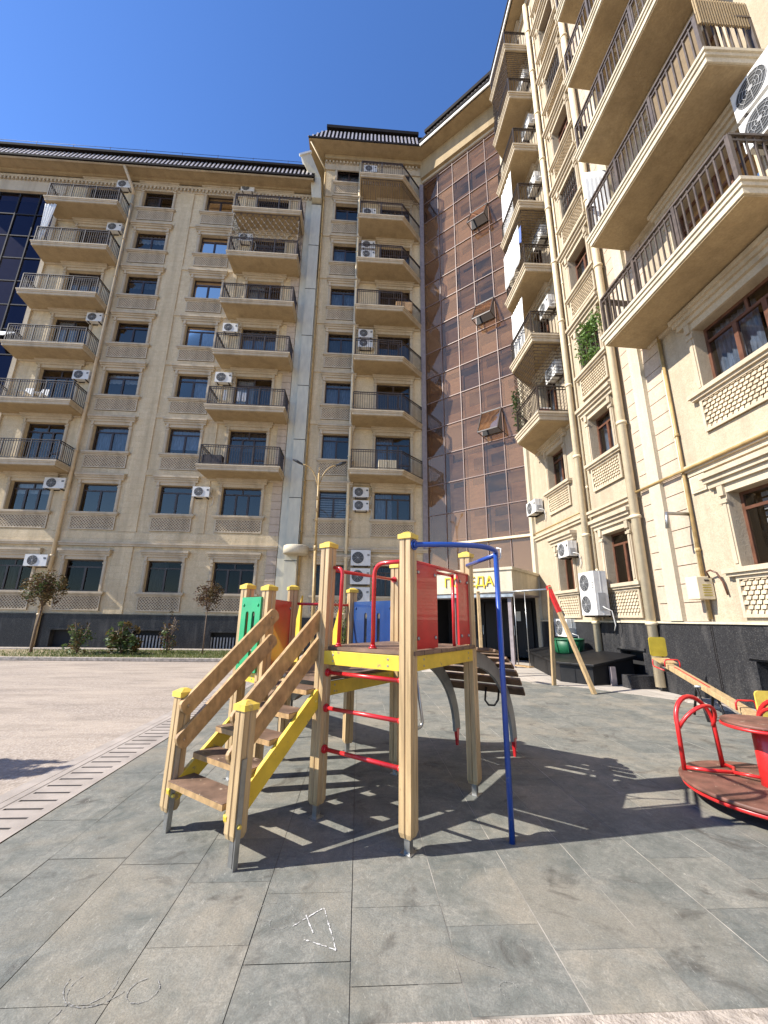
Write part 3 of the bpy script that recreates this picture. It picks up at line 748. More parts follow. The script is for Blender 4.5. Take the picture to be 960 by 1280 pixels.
mb = mbf(FG); mb.wall(0, GLEN, 0, 3.35, [(0.35, 5.0, 0.0, 2.44)], -0.02, 1.2, 'granite', 'room_dark'); mb.box(0.35, 5.0, -1.26, -1.2, 0, 2.5, 'room_dark')  # porch lining coloured near black to deepen the shade under the canopy
part('ground_floor_wall', mb, MB_, False)
mb = mbf(FG)
for k in range(5): mb.box(0.9 + .72 * k, 1.56 + .72 * k, -1.18, -1.10, 0.02, 2.3, 'door_dark')
for k in range(4): mb.box(1.48 + .72 * k, 1.50 + .72 * k, -1.09, -1.05, 0.9, 1.3, 'steel')
ed = part('entrance_door', mb, MB_)
mb = mbf(FG); mb.box(1.6, 1.82, -1.098, -1.092, 1.45, 1.75, 'paper'); mb.box(3.75, 3.95, -1.098, -1.092, 1.5, 1.9, 'paper'); part('notice', mb, ed)
# canopy with lettering
CU0, CU1, CN = 0.55, 5.25, 3.0
mb = mbf(FG)
mb.wall(CU0, CU1, 2.45, 3.30, [], CN, 0, 'pale_trim'); mb.T = None
W4 = [FG(CU0, 0.05, 0), FG(CU0, CN, 0), FG(CU1, CN, 0), FG(CU1, 0.05, 0)]
mb.prism([(p[0], p[1]) for p in W4], 2.45, 3.22, 'pale_trim'); mb2 = [FG(CU0 - .04, 0.05, 0), FG(CU0 - .04, CN + .05, 0), FG(CU1 + .05, CN + .05, 0), FG(CU1 + .05, 0.05, 0)]
mb.prism([(p[0], p[1]) for p in mb2], 3.222, 3.32, 'pale_trim'); mb.v = mb.v[4:]; mb.f = [[i - 4 for i in f] for f in mb.f[1:]]; mb.m = mb.m[1:]; mb.sm = mb.sm[1:]
cn = part('entrance_canopy', mb, MB_)
mb = mbf(FG); mb.box(CU0, CU1, CN - .04, CN + .03, 2.30, 2.40, 'steel'); mb.box(CU0, CU1, 0.1, CN - 0.05, 2.40, 2.448, 'column_grey'); part('edge_tube', mb, cn)
for u in (CU0 + 0.15, 2.9, CU1 - 0.2):
    mb = mbf(FG); mb.box(u - .06, u + .06, CN - .25, CN - .13, 0.0, 2.40, 'column_grey'); part('column', mb, cn)
fc = bpy.data.curves.new('lettering', 'FONT'); fc.body = 'ПОБЕДА'; fc.size = 0.47; fc.extrude = 0.02; fc.align_x = 'CENTER'; fc.materials.append(MAT['letter_yellow'])
tmp = bpy.data.objects.new('tmp', fc); COL.objects.link(tmp); bpy.context.view_layer.update()
lm = bpy.data.meshes.new_from_object(tmp); bpy.data.objects.remove(tmp)
lo = link('lettering', lm, cn, FG(3.60, CN + 0.025, 2.70), 0); lo.rotation_euler = (PI / 2, 0, gang)
# ---- right wing
RU1 = 22.0
rc = {'e': None}
holes = []; specs = []
for n in range(1, 10):
    zt = ZT(n)
    for u, w, pn in ((2.52, 1.0 if n == 1 else 1.25, 2), (5.37, 1.08, 2), (9.92, 1.95, 3), (15.2, 1.95, 3)):
        door = n >= 3 and u in (2.52, 9.92); h = 2.35 if door else 1.45
        holes.append((u - w / 2, u + w / 2, zt - h, zt)); specs.append((n, u, w, pn, door, zt - h, h))
hb = [(8.85, 10.4, 0.12, 0.88), (5.0, 5.9, 0.2, 0.8)]
mb = mbf(FR); mb.wall(0.0, RU1, 1.52, 29.92, holes, 0, 0.28, 'facade_stucco'); mb.wall(0, RU1, 0, 1.52, hb, 0, 0, 'facade_stucco')
mb.box(0, RU1, -0.95, -0.85, 0, 29.8, 'room_dark'); mb.T = None
mb.box(8.6, 18, -6, 21, 0, 29.85, 'facade_stucco'); mb.poly([(7.1, -6, 0), (8.6, -6, 0), (8.6, -6, 29.9), (7.1, -6, 29.9)], 'facade_stucco')
part('wall', mb, MB_, False)
for n, u, w, pn, door, z, h in specs:
    cur = random.choice([None, ('curtain_grey',), ('curtain_blue', 0, .5), ('curtain_grey', 0, .5)])
    if n == 2 and u == 5.37: cur = ('curtain_blue',)
    if n == 2 and u == 2.52: cur = ('curtain_blue',)
    if n == 1 and u == 9.92: cur = ('curtain_white', 0.12, 1.0, 0.0, True)
    if n == 1 and u == 5.37: cur = ('curtain_blue', 0.55, 1.0)
    put_window(MB_, FR, u, z, w, h, pn, 0.24, None if door else 'scale', 'frame_redbrown', curtain=cur, door=door, sill=not door, name='balcony_door' if door else 'window', panel=0.74, side=0.36, grille=(u == 5.37 and n in (5, 7, 9, 3)))
mb = mbf(FR); mb.box(7.06, 7.42, 0.002, 0.14, 1.56, 29.4, 'pale_trim'); mb.box(0.02, 0.30, 0.002, 0.12, 0.0, 29.4, 'pale_trim'); part('pilaster', mb, MB_)
for ua, ub in ((6.66, 7.055), (7.425, 7.98)):
    mb = mbf(FR); z = 1.56
    while z < 29.2: mb.box(ua, ub, 0.002, 0.045, z, z + 0.375, 'quoin_stone'); z += 0.395
    part('quoin', mb, MB_)
mb = mbf(FR); mb.box(0.31, 6.5, 0.002, 0.07, 4.62, 4.72, 'trim_stone'); mb.box(0.31, 6.5, 0.002, 0.12, 4.72, 4.80, 'trim_stone')
mb.box(8.15, RU1, 0.002, 0.12, 4.66, 4.80, 'trim_stone'); mb.box(8.15, RU1, 0.002, 0.06, 4.56, 4.66, 'trim_stone')
part('string_course', mb, MB_)
mb = mbf(FR); mb.wall(0.02, RU1, 0, 1.52, hb, 0.07, 0.3, 'granite', 'granite'); mb.box(0.02, RU1, 0.0, 0.11, 1.505, 1.55, 'pale_trim')
for a, b, c, d in hb: mb.box(a, b, -0.25, -0.22, c, d, 'room_dark'); mb.box(a - .12, b + .12, 0.071, 0.12, d + .04, d + .10, 'granite')
for u in (1.4, 2.8, 4.2, 8.02, 8.06, 11.2, 12.6): mb.box(u, u + .012, 0.071, 0.075, 0.0, 1.5, 'roof_dark')
part('plinth', mb, MB_, False)
for n in range(3, 10):
    z0 = 8.12 + 3.1 * (n - 3)
    o, pts = balcony(MB_, FR, (0.9, 3.98), (1.95, 3.95, 1.2), z0, 0.30)
    if n in (3, 5, 8): part('security_grille', grille_mesh(FR, pts, z0 + 1.32, z0 + 3.0, 'brick'), o)
    o, pts = balcony(MB_, FR, (7.56, 11.46), (7.6, 11.42, 1.14), z0 + 0.1, 0.28, True, 1.5, 1.05)
    if n == 4:
        mb = MB(); k = 40
        for i in range(k):
            a = pts[2]; b = pts[3]; t0 = i / k; t1 = (i + 1) / k; dd = 0.02 if i % 2 else 0.0
            mb.hexa([FR(a[0] + dd + .03, a[1] + (b[1] - a[1]) * t0, z0 + 1.15), FR(a[0] + dd + .03, a[1] + (b[1] - a[1]) * t1, z0 + 1.15), FR(a[0] + dd + .05, a[1] + (b[1] - a[1]) * t1, z0 + 1.15), FR(a[0] + dd + .05, a[1] + (b[1] - a[1]) * t0, z0 + 1.15)],
                    [FR(a[0] + dd + .03, a[1] + (b[1] - a[1]) * t0, z0 + 1.85), FR(a[0] + dd + .03, a[1] + (b[1] - a[1]) * t1, z0 + 1.85), FR(a[0] + dd + .05, a[1] + (b[1] - a[1]) * t1, z0 + 1.85), FR(a[0] + dd + .05, a[1] + (b[1] - a[1]) * t0, z0 + 1.85)], 'soffit_plaster')
        part('wind_screen', mb, o)
        mb = MB(); mb.hexa([FR(10.0, 1.05, z0 + .4), FR(11.3, 1.05, z0 + .4), FR(11.3, 1.03, z0 + .4), FR(10.0, 1.03, z0 + .4)], [FR(10.0, 1.05, z0 + 1.3), FR(11.3, 1.05, z0 + 1.3), FR(11.3, 1.03, z0 + 1.3), FR(10.0, 1.03, z0 + 1.3)], 'lattice_back'); part('rail_cloth', mb, o)
pipe(MB_, FR, 4.16, 0.1, 29.4, 0.095, 'pipe_cream', 0.16)
pipe(MB_, FR, 6.5, 0.1, 29.4, 0.105, 'pipe_cream', 0.18); pipe(MB_, FR, 6.36, 1.6, 29.4, 0.03, 'pipe_cream', 0.06)
pipe(MB_, FR, 4.34, 1.6, 29.0, 0.03, 'pipe_cream', 0.05)
pipe(MB_, FR, 8.07, 1.6, 8.2, 0.035, 'pipe_ochre', 0.07); pipe(MB_, FR, 8.0, 1.6, 8.2, 0.022, 'pipe_cream', 0.05)
mb = MB(); mb.tube([FR(6.5, 0.14, 4.72), FR(8.1, 0.14, 4.72), FR(RU1, 0.14, 4.76)], 0.035, 'pipe_ochre', 8); mb.tube([FR(0.3, 0.1, 4.9), FR(4.1, 0.1, 4.9)], 0.03, 'pipe_ochre', 8); part('gas_pipe', mb, MB_)
mb = MB(); mb.tube([FR(8.03, 0.02, 3.78), FR(8.03, 0.6, 3.78), FR(8.03, 0.62, 3.45)], 0.04, 'steel', 8); part('flue_pipe', mb, MB_)
# ---- eaves and roof of the corner block
ZE = 29.92
inner = [(-2.95, 19.4), (3.3, 19.4), (7.1, 16.0), (7.1, -6.0)]; outer = [(-3.9, 18.3), (2.98, 18.3), (6.38, 15.02), (6.38, -6.5)]
mb = MB()
for i in range(3):
    a, b, c, d = outer[i], outer[i + 1], inner[i + 1], inner[i]
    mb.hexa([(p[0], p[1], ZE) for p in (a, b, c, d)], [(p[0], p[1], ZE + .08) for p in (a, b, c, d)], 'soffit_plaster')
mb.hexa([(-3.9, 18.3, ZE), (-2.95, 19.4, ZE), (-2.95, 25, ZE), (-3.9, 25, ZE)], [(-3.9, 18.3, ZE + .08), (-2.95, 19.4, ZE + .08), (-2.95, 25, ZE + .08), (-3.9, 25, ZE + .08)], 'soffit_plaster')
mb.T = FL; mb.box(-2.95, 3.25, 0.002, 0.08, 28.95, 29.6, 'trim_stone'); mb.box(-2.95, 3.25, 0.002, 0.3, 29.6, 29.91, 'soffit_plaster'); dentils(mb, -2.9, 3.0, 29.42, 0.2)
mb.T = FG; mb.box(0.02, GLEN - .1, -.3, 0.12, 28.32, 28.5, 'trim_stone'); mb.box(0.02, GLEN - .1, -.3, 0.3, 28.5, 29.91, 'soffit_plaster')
mb.T = FR; mb.box(0.1, RU1, 0.002, 0.1, 29.45, 29.91, 'trim_stone')
part('cornice', mb, MB_)
mb = MB()
for i, mt in ((1, 'white_trim'), (2, 'white_trim')):
    a, b = outer[i], outer[i + 1]
    mb.bar((a[0], a[1], ZE + .10), (b[0], b[1], ZE + .10), 0.12, 0.2, 'white_trim'); mb.bar((a[0], a[1], ZE + .3), (b[0], b[1], ZE + .3), 0.2, 0.18, 'roof_dark')
part('eave_trim', mb, MB_)
mb = MB(); mansard(mb, outer[0], outer[1], (0, 1), ZE + .1, 1.9, 0.75, hip0=1.0)
mb.poly([(-3.9, 18.3, ZE + .1), (-3.9, 26, ZE + .1), (-2.9, 26, ZE + 2), (-2.9, 19.05, ZE + 2)], 'roof_tile')
mb.poly([(-2.9, 19.05, ZE + 2), (3.3, 19.05, ZE + 2), (6.8, 15.6, ZE + 2), (7.0, -6, ZE + 2), (18, -6, ZE + 2), (18, 26, ZE + 2), (-2.9, 26, ZE + 2)], 'roof_dark')
mansard(mb, outer[1], outer[2], (.69, .72), ZE + .35, 1.6, 0.75); mansard(mb, outer[2], outer[3], (1, 0), ZE + .35, 1.6, 0.75)
part('roof', mb, MB_, False)

# ================================================================== air conditioners
def ac_meshes(w, h, d, fans):
    b = MB(); b.box(-w / 2, w / 2, -d, -0.06, 0, h, 'ac_white'); b.box(-w / 2 - .006, w / 2 + .006, -d * .6, -d * .6 + .02, 0.01, h + .006, 'ac_white')
    g = MB(); x = -w * 0.14
    for k in range(fans):
        zc = h * (k + .5) / fans; r = min(h / fans, w * .7) * 0.42
        n = 28
        ring = lambda rr, y: [g.av((x + rr * math.cos(2 * PI * i / n), y, zc + rr * math.sin(2 * PI * i / n))) for i in range(n)]
        A = ring(r, -d - .003); g.face(A, 'ac_dark')
        for rr in (1.0, .78, .56, .34): g.tube([(x + r * rr * math.cos(2 * PI * i / n), -d - .012, zc + r * rr * math.sin(2 * PI * i / n)) for i in range(n)], .006, 'ac_grey', 4, True)
        for i in range(8): g.bar((x, -d - .012, zc), (x + r * math.cos(i * PI / 4), -d - .012, zc + r * math.sin(i * PI / 4)), .008, .008, 'ac_grey')
        H = [g.av((x + .17 * r * math.cos(2 * PI * i / 12), -d - .02, zc + .17 * r * math.sin(2 * PI * i / 12))) for i in range(12)]; g.face(H, 'ac_grey')
    v = MB(); k = 0
    for k in range(3): v.box(w * .33, w * .45, -d - .008, -d - .001, h * .62 + k * .05 * h, h * .62 + k * .05 * h + .02, 'ac_dark')
    v.box(w * .5 + .001, w * .5 + .02, -d * .85, -d * .35, h * .12, h * .5, 'ac_grey')
    r = MB()
    for s in (-.35, .35):
        r.box(-w * .35, 0 if s < 0 else w * .35, -.045, -.01, -.045, -.01, 'rail_metal')
        r.box(w * s - .02, w * s + .02, -d, 0.02, -.05, -.004, 'rail_metal'); r.box(w * s - .02, w * s + .02, -.055, .0, -.05, h * .5, 'rail_metal')
    p = MB(); p.tube([(w * .5, -d * .6, h * .2), (w * .5 + .10, -d * .6, h * .16), (w * .5 + .14, -.1, h * .1), (w * .5 + .12, -.03, -.25), (w * .5 + .04, -.03, -.4)], .014, 'ac_white', 6)
    return b, g, v, r, p
def ac(fr, u, z, label, w=0.80, h=0.52, d=0.32, fans=1, off=0.0, turn=0.0, group='air conditioners on the facades'):
    t = thing('air_conditioner', fr(u, off, z), label, 'air conditioner', group); t.rotation_euler = (0, 0, fr.a + turn)
    key = ('ac', w, h, d, fans)
    if key not in MESH: MESH[key] = [m.mesh('ac_part') for m in ac_meshes(w, h, d, fans)]
    for nm, me in zip(('casing', 'fan_grille', 'vent', 'bracket', 'hose'), MESH[key]): sub(nm, me, t)
    return t
ORD = {1: 'ground', 2: 'second', 3: 'third', 4: 'fourth', 5: 'fifth', 6: 'sixth', 7: 'seventh', 8: 'eighth', 9: 'ninth'}
zz = lambda n: ZT(n)
ac(FL, -14.62, zz(8) - .30, 'small white air conditioner by the top balcony next to the left drainpipe')
ac(FL, -14.62, zz(7) - .42, 'white air conditioner above the balcony with the white curtain on the left wing')
ac(FL, -14.55, zz(5) - .35, 'white air conditioner over the fifth floor balcony beside the left drainpipe')
ac(FL, -14.55, zz(4) - .75, 'white air conditioner behind the rail of the fourth floor balcony left of the beige drainpipe')
ac(FL, -14.6, 7.28, 'white air conditioner left of the beige drainpipe one storey above the street windows', 0.95)
ac(FL, -14.63, 3.6, 'white air conditioner just above the crown of the leaning bronze tree', 0.98)
ac(FL, -7.45, zz(8) + .1, 'small pale air conditioner under the eave of the left wing above the top balcony', 0.8)
ac(FL, -7.2, zz(7) - .55, 'air conditioner behind the wavy security grille of the left wing', 0.8)
ac(FL, -7.4, zz(5) - .55, 'air conditioner at the left end of the fifth floor balcony of the left wing', 0.8)
ac(FL, -7.42, zz(4) - .55, 'white air conditioner above the balcony with folded white laundry', 0.85, 0.58)
ac(FL, -7.77, 7.08, 'white air conditioner between two windows of the left wing one storey above ground floor', 0.8, 0.5)
for n, dz, txt in ((9, -.35, 'white air conditioner on the topmost balcony of the middle bay under the eave'), (8, -.75, 'air conditioner behind the barred security grille of the middle bay'),
                   (7, -.15, 'upper of two air conditioners on the middle bay balcony third from the top'), (7, -.85, 'lower of two air conditioners on the middle bay balcony third from the top'),
                   (5, -.12, 'upper air conditioner of the pair over the fifth floor balcony of the middle bay'), (5, -.74, 'lower air conditioner of the pair behind the fifth floor rail of the middle bay')):
    ac(FL, -0.06, zz(n) + dz - .35, txt, 0.8, 0.52)
ac(FL, -0.06, 7.31, 'upper of two white air conditioners right under the lowest balcony of the middle bay', 0.77, 0.50)
ac(FL, -0.04, 6.63, 'lower of two white air conditioners beside the second floor window of the middle bay', 0.77, 0.50)
ac(FL, 0.02, 3.93, 'top one of three large air conditioners stacked at ground floor behind the playground', 0.93, 0.74)
ac(FL, 0.02, 3.06, 'middle one of three large air conditioners stacked at ground floor behind the playground', 0.93, 0.74)
ac(FL, 0.02, 2.22, 'lowest of three large air conditioners stacked at ground floor behind the playground', 0.93, 0.70)
for n in range(3, 9):
    ac(FR, 3.35, zz(n) - .95 + (.25 if n % 2 else 0), {3: 'air conditioner above the red box on the lowest balcony by the glazed stairwell', 4: 'air conditioner beside the white sheets of the fourth floor corner balcony',
        5: 'air conditioner behind the brick patterned grille over the fourth floor corner balcony', 6: 'air conditioner on the sixth floor corner balcony below the long white curtain',
        7: 'air conditioner on the seventh floor corner balcony of the right wing', 8: 'air conditioner behind the top brick patterned grille of the right wing'}[n], 0.8, 0.55, 0.32)
ac(FR, 0.85, 5.62, 'white air conditioner on the cream corner strip next to the brown glazing', 0.85, 0.52, 0.36)
ac(FR, 3.05, 3.58, 'white air conditioner with tangled hoses beside the narrow ground floor window', 0.68, 0.5, 0.36)
ac(FR, 4.72, 1.69, 'tall white double fan air conditioner standing on the granite plinth ledge', 0.78, 1.2, 0.42, 2, 0.22)
ac(FR, 2.40, 1.03, 'small white air conditioner low on the wall above the green tub', 0.85, 0.56, 0.36)
ac(FR, 11.52, 10.42, 'upper large white air conditioner at the right picture edge between two long balconies', 0.95, 0.66, 0.40)
ac(FR, 11.52, 9.66, 'lower large white air conditioner behind the long balcony rail at the right edge', 0.95, 0.66, 0.40)
# utility boxes on the right wall
t = thing('gas_meter_box', FR(8.0, 0.12, 1.98), 'pale yellow utility box with vents and a dark looped hose on the right wall', 'utility box')
mb = mbf(FR); mb.box(7.93, 8.23, 0.02, 0.36, 1.98, 2.43, 'cap_yellow' if False else 'pipe_cream'); part('casing', mb, t, bev=0.015)
mb = mbf(FR)
for k in range(5): mb.box(8.231, 8.236, 0.08 , 0.26, 2.05 + k * .05, 2.07 + k * .05, 'paint_olive')
mb.box(8.231, 8.24, 0.1, 0.2, 2.33, 2.37, 'rail_metal'); part('vent', mb, t)
mb = MB(); mb.tube([FR(8.26, .1, 2.40), FR(8.26, .15, 2.52), FR(8.36, .15, 2.54), FR(8.46, .12, 2.48), FR(8.5, .06, 2.3), FR(8.53, .04, 2.05)], .018, 'frame_redbrown', 8); part('hose', mb, t)
mb = mbf(FR); mb.box(8.16, 8.54, 0.003, 0.05, 4.18, 4.54, 'pale_trim'); mb.box(8.20, 8.50, 0.0505, 0.056, 4.22, 4.50, 'trim_stone')
single('vent_cover', mb, 'square cream vent cover under the gas pipe on the right wall', 'vent')
t = thing('wall_drum', FL(-3.0, .5, 4.35), 'round cream canopy drum on the wall at the foot of the metal seam', 'wall canopy')
mb = MB(); mb.lathe(FL(-3.0, .55, 4.35), [(0.52, 0), (0.58, 0.02), (0.58, 0.36), (0.52, 0.40), (0.05, .44)], 'pale_trim', 28); part('drum', mb, t)
mb = MB(); mb.bar(FL(-3.0, 0.0, 4.4), FL(-3.0, .4, 4.4), .1, .08, 'pipe_cream'); mb.tube([FL(-3.0, .14, 4.34), FL(-3.0, .14, 0.1)], .055, 'pipe_cream', 10); part('post', mb, t)
# ================================================================== laundry, curtains, plants on balconies
def cloth(fr, p, q, zt, zb, mat, amp=0.05, waves=7, twist=0.0):
    mb = MB(); n = 40; m = 8; rows = []
    for j in range(m + 1):
        row = []
        for i in range(n + 1):
            t = i / n; s = j / m
            u = p[0] + (q[0] - p[0]) * t; nn = p[1] + (q[1] - p[1]) * t + amp * math.sin(t * waves * 2 * PI + s * 1.3) * (0.4 + .6 * s)
            row.append(mb.av(fr(u + twist * s * (t - .5), nn, zt + (zb - zt) * s + .03 * math.sin(t * 9) * s)))
        rows.append(row)
    for j in range(m):
        for i in range(n): mb.face([rows[j][i], rows[j][i + 1], rows[j + 1][i + 1], rows[j + 1][i]], mat, True)
    return mb
def cloth_thing(mb, label, group=None):
    o = single('curtain', mb, label, 'curtain', group, fix=False); m = o.modifiers.new('thick', 'SOLIDIFY'); m.thickness = 0.006; return o
cloth_thing(cloth(FL, (-18.0, 1.0), (-17.35, 1.05), 23.5, 20.95, 'sheet_white', .06, 4, -.4), 'gathered white curtain hanging at the left end of a balcony on the left wing')
cloth_thing(cloth(FR, (2.05, 1.08), (3.2, 1.08), 20.4, 18.0, 'sheet_white', .03, 5), 'long white curtain hanging on the sixth floor corner balcony')
cloth_thing(cloth(FR, (2.0, 1.02), (3.1, 1.02), 13.9, 11.6, 'sheet_white', .03, 6), 'row of white sheets hanging above the rail of the fourth floor corner balcony')
cloth_thing(cloth(FR, (1.98, 1.16), (3.6, 1.16), 16.9, 15.2, 'sheet_white', .02, 3), 'white and blue banner tied over the fifth floor corner balcony rail')
mb = cloth(FR, (3.6, 1.165), (3.85, 1.165), 16.6, 15.9, 'sheet_blue', .02, 1); cloth_thing(mb, 'small blue cloth at the near end of the corner balcony banner')
cloth_thing(cloth(FR, (7.66, 1.02), (7.78, 0.45), 13.95, 11.75, 'sheet_white', .05, 5), 'white pleated curtain at the far end of a long balcony on the right wing')
for k, (u, w, lab) in enumerate(((-6.95, .14, 'white towel'), (-6.3, .16, 'folded white shirt'), (-6.05, .2, 'white pillow case'))):
    mb = cloth(FL, (u, 1.20), (u + w, 1.20), 12.35 - .05 * k, 11.75, 'sheet_white', .02, 2)
    tag(cloth_thing(mb, lab + (' at left' if k == 0 else ' in the middle' if k == 1 else ' at right') + ' of the three washing pieces on the fourth floor balcony'), None, 'laundry', 'washing on the fourth floor balcony').name = 'laundry'
def leaf_cloud(mb, c, r, n, size, mat, rnd, flat=1.0, hollow=0.0, sub_c=None):
    cl = [(rnd.gauss(0, .5), rnd.gauss(0, .5), rnd.gauss(0, .45)) for _ in range(sub_c)] if sub_c else None
    for _ in range(n):
        if cl:
            k = rnd.choice(cl); d = Vector((k[0] + rnd.gauss(0, .17), k[1] + rnd.gauss(0, .17), k[2] + rnd.gauss(0, .17)))
        else:
            d = Vector((rnd.gauss(0, 1), rnd.gauss(0, 1), rnd.gauss(0, 1))).normalized() * (hollow + (1 - hollow) * rnd.random() ** .5)
        if d.length > 1.25: d = d * (1.15 / d.length)
        p = Vector(c) + Vector((d.x * r[0], d.y * r[1], d.z * r[2]))
        a = Vector((rnd.gauss(0, 1), rnd.gauss(0, 1), rnd.gauss(0, .6))).normalized(); b = a.cross(Vector((rnd.gauss(0, 1), rnd.gauss(0, 1), rnd.gauss(0, 1)))).normalized()
        s = size * (0.6 + rnd.random() * .8)
        mb.poly([p - a * s, p + b * s * .42, p + a * s, p - b * s * .42], mat)
rnd = random.Random(11)
mb = MB()
for k in range(7): leaf_cloud(mb, FR(4.95 + .17 * k + rnd.random() * .1, 0.10, 10.15 + .5 * abs(math.sin(k * 1.7)) - .1), (.16, .22, .45), 70, .06, 'leaf_fresh', rnd)
leaf_cloud(mb, FR(5.5, .12, 9.55), (.2, .5, .2), 90, .06, 'leaf_fresh', rnd)
v = thing('climbing_plant', FR(5.4, .1, 9.2), 'bright green climbing plant trailing over a window grille of the right wing', 'plant'); part('foliage', mb, v, False)
mb = MB()
for k in range(4): mb.tube([FR(5.0 + .25 * k, .05, 9.25), FR(5.05 + .25 * k, .1, 9.8), FR(4.95 + .27 * k, .08, 10.4)], .01, 'leaf_green', 5)
part('stem', mb, v)
mb = MB()
for k in range(6): leaf_cloud(mb, FR(1.4 + .12 * k, 0.75 + .08 * k, 8.7 + .35 * k * .8), (.2, .25, .4), 60, .07, 'leaf_green', rnd)
v = thing('balcony_plant', FR(1.7, .9, 8.42), 'dark green creeper growing at the glazed end of the lowest corner balcony', 'plant'); part('foliage', mb, v, False)
mb = MB(); mb.tube([FR(1.7, .9, 8.43), FR(1.75, .85, 9.4), FR(1.8, .9, 10.5)], .015, 'bark', 6); part('stem', mb, v)
t = thing('storage_box', FR(3.3, .8, 8.42), 'small red box on the lowest corner balcony', 'box')
mb = mbf(FR); mb.box(3.1, 3.6, .6, .95, 8.42, 8.72, 'panel_red'); part('body', mb, t, bev=.02); mb = mbf(FR); mb.box(3.08, 3.62, .58, .97, 8.721, 8.76, 'sheet_white'); part('lid', mb, t)

def chair(fr, u, n, z, label):
    t = thing('plastic_chair', fr(u, n, z), label, 'chair')
    mb = mbf(fr); mb.box(u - .2, u + .2, n - .2, n + .2, z + .42, z + .45, 'sheet_white'); part('seat', mb, t, bev=.01)
    mb = mbf(fr); mb.hexa([(u - .2, n - .2, z + .451), (u + .2, n - .2, z + .451), (u + .2, n - .17, z + .451), (u - .2, n - .17, z + .451)], [(u - .17, n - .28, z + .86), (u + .17, n - .28, z + .86), (u + .17, n - .25, z + .86), (u - .17, n - .25, z + .86)], 'sheet_white'); part('backrest', mb, t)
    for a in (-1, 1):
        for b in (-1, 1): mb = mbf(fr); mb.box(u + a * .18 - .015, u + a * .18 + .015, n + b * .18 - .015, n + b * .18 + .015, z, z + .42, 'sheet_white'); part('leg', mb, t)
chair(FL, -16.6, .8, 11.49, 'white plastic chair left of the door on the fourth floor balcony of the left wing')
chair(FL, -15.9, .75, 11.49, 'white plastic chair before the door of the left wing\'s fourth floor balcony')
for u, n, z, fr, lab, mt in ((-7.2, .8, 8.39, FL, 'dark storage chest at the left end of the lowest balcony of the left wing', 'frame_brown'), (1.2, .9, 8.39, FL, 'low pale cupboard behind the rail of the lowest balcony of the middle bay', 'pale_trim'), (2.0, .9, 17.7, FL, 'brown wooden cabinet on the sixth floor balcony of the middle bay', 'board_wood')):
    t = thing('cabinet', fr(u, n, z), lab, 'cabinet'); mb = mbf(fr); mb.box(u - .45, u + .45, n - .2, n + .2, z, z + .6, mt); part('body', mb, t, bev=.01)
    for a in (-.23, .23): mb = mbf(fr); mb.box(u + a - .2, u + a + .2, n + .201, n + .215, z + .04, z + .56, mt); part('door', mb, t)
# ================================================================== ground
S = lambda name, mb, fix=False, **k: single(name, mb, None, None, None, 'structure', (0, 0, 0), fix, **k)
mb = MB(); mb.poly([(-300, -300, 0), (300, -300, 0), (300, 300, 0), (-300, 300, 0)], 'asphalt'); S('ground', mb)
# rubber slabs: thin slabs with real joints
mb = MB(); rs = random.Random(5); w = 0.484; x = 0.008 + w * (-5)
vals = []
mb.poly([(-2.40, 2.0, .002), (.3, 2.0, .002), (.3, 13.6, .002), (-2.40, 13.6, .002)], 'slot_dark'); mb.poly([(.3, 2.0, .0054), (6.75, 2.0, .0054), (6.75, 13.6, .0054), (.3, 13.6, .0054)], 'joint_sand'); vals += [.5, .5]
def inside(x, y): return y < 13.6 - max(0, (x - 1.5)) * 0.92 or (x < 5.5 and y < 9.8) or (y < 8.2)
offs = {0: 2.174, 1: 2.02, 2: 2.33, -1: 2.305, -2: 2.42, -3: 2.133}
for k in range(-5, 14):
    xa = 0.008 + w * k; xb = min(xa + w, 6.72); xa2 = max(xa, -2.385)
    if xb - xa2 < .05: continue
    y = offs.get(k, 2.0 + rs.random() * .4) - w * 1
    while y < 13.4:
        ya, yb = max(y, 2.008), min(y + w, 13.5); g = (0.0018 if rs.random() < .75 else .0028) if k < 1 else .0024
        y += w
        if yb - ya < .03 or not inside((xa + xb) / 2, (ya + yb) / 2): continue
        dz = .006 + rs.random() * .002
        h_ = g * (.55 if k < 1 else .3); mb.poly([(xa2 + g, ya + h_, dz), (xb - g, ya + h_, dz), (xb - g, yb - h_, dz), (xa2 + g, yb - h_, dz)], 'rubber_tile'); vals.append(rs.random())
o = S('playground_surface', mb)
at = o.data.attributes.new('slab', 'FLOAT', 'FACE'); at.data.foreach_set('value', vals)
# precast drain with slots along the rubber slabs
slots = []; y = -1.0
while y < 14.5:
    slots.append((-2.775, -2.475, y, y + 0.032)); y += 0.157
mb = MB(); mb.T = lambda u, n, z: (u, z, n); mb.wall(-2.885, -2.39, -2, 14.9, slots, 0.012, 0.011, 'drain_concrete', 'slot_dark'); mb.T = None
for a, b, c, d in slots: mb.poly([(a, c, .003), (b, c, .003), (b, d, .003), (a, d, .003)], 'slot_dark')
mb.box(-3.02, -2.895, -2, 14.9, 0.0, .010, 'drain_concrete'); mb.box(-2.812, -2.800, -2, 14.9, 0.0, .0135, 'slot_dark')
S('drain_channel', mb)
mb = MB(); mb.box(-8, 8, 1.2, 2.000, -0.02, 0.016, 'concrete'); S('front_kerb', mb, True, bev=.006)
mb = MB(); mb.prism([(6.75, -3), (6.75, 6.6), (6.6, 8.3), (5.5, 9.8), (1.5, 13.6), (-2.3, 13.6), (-2.3, 18.4), (3.5, 18.6), (7.0, 15.6), (7.0, -3)], 0, 0.012, 'paver'); mb.v = [(a, b, c - 0.0) for a, b, c in mb.v]; S('entrance_pavement', mb, True)
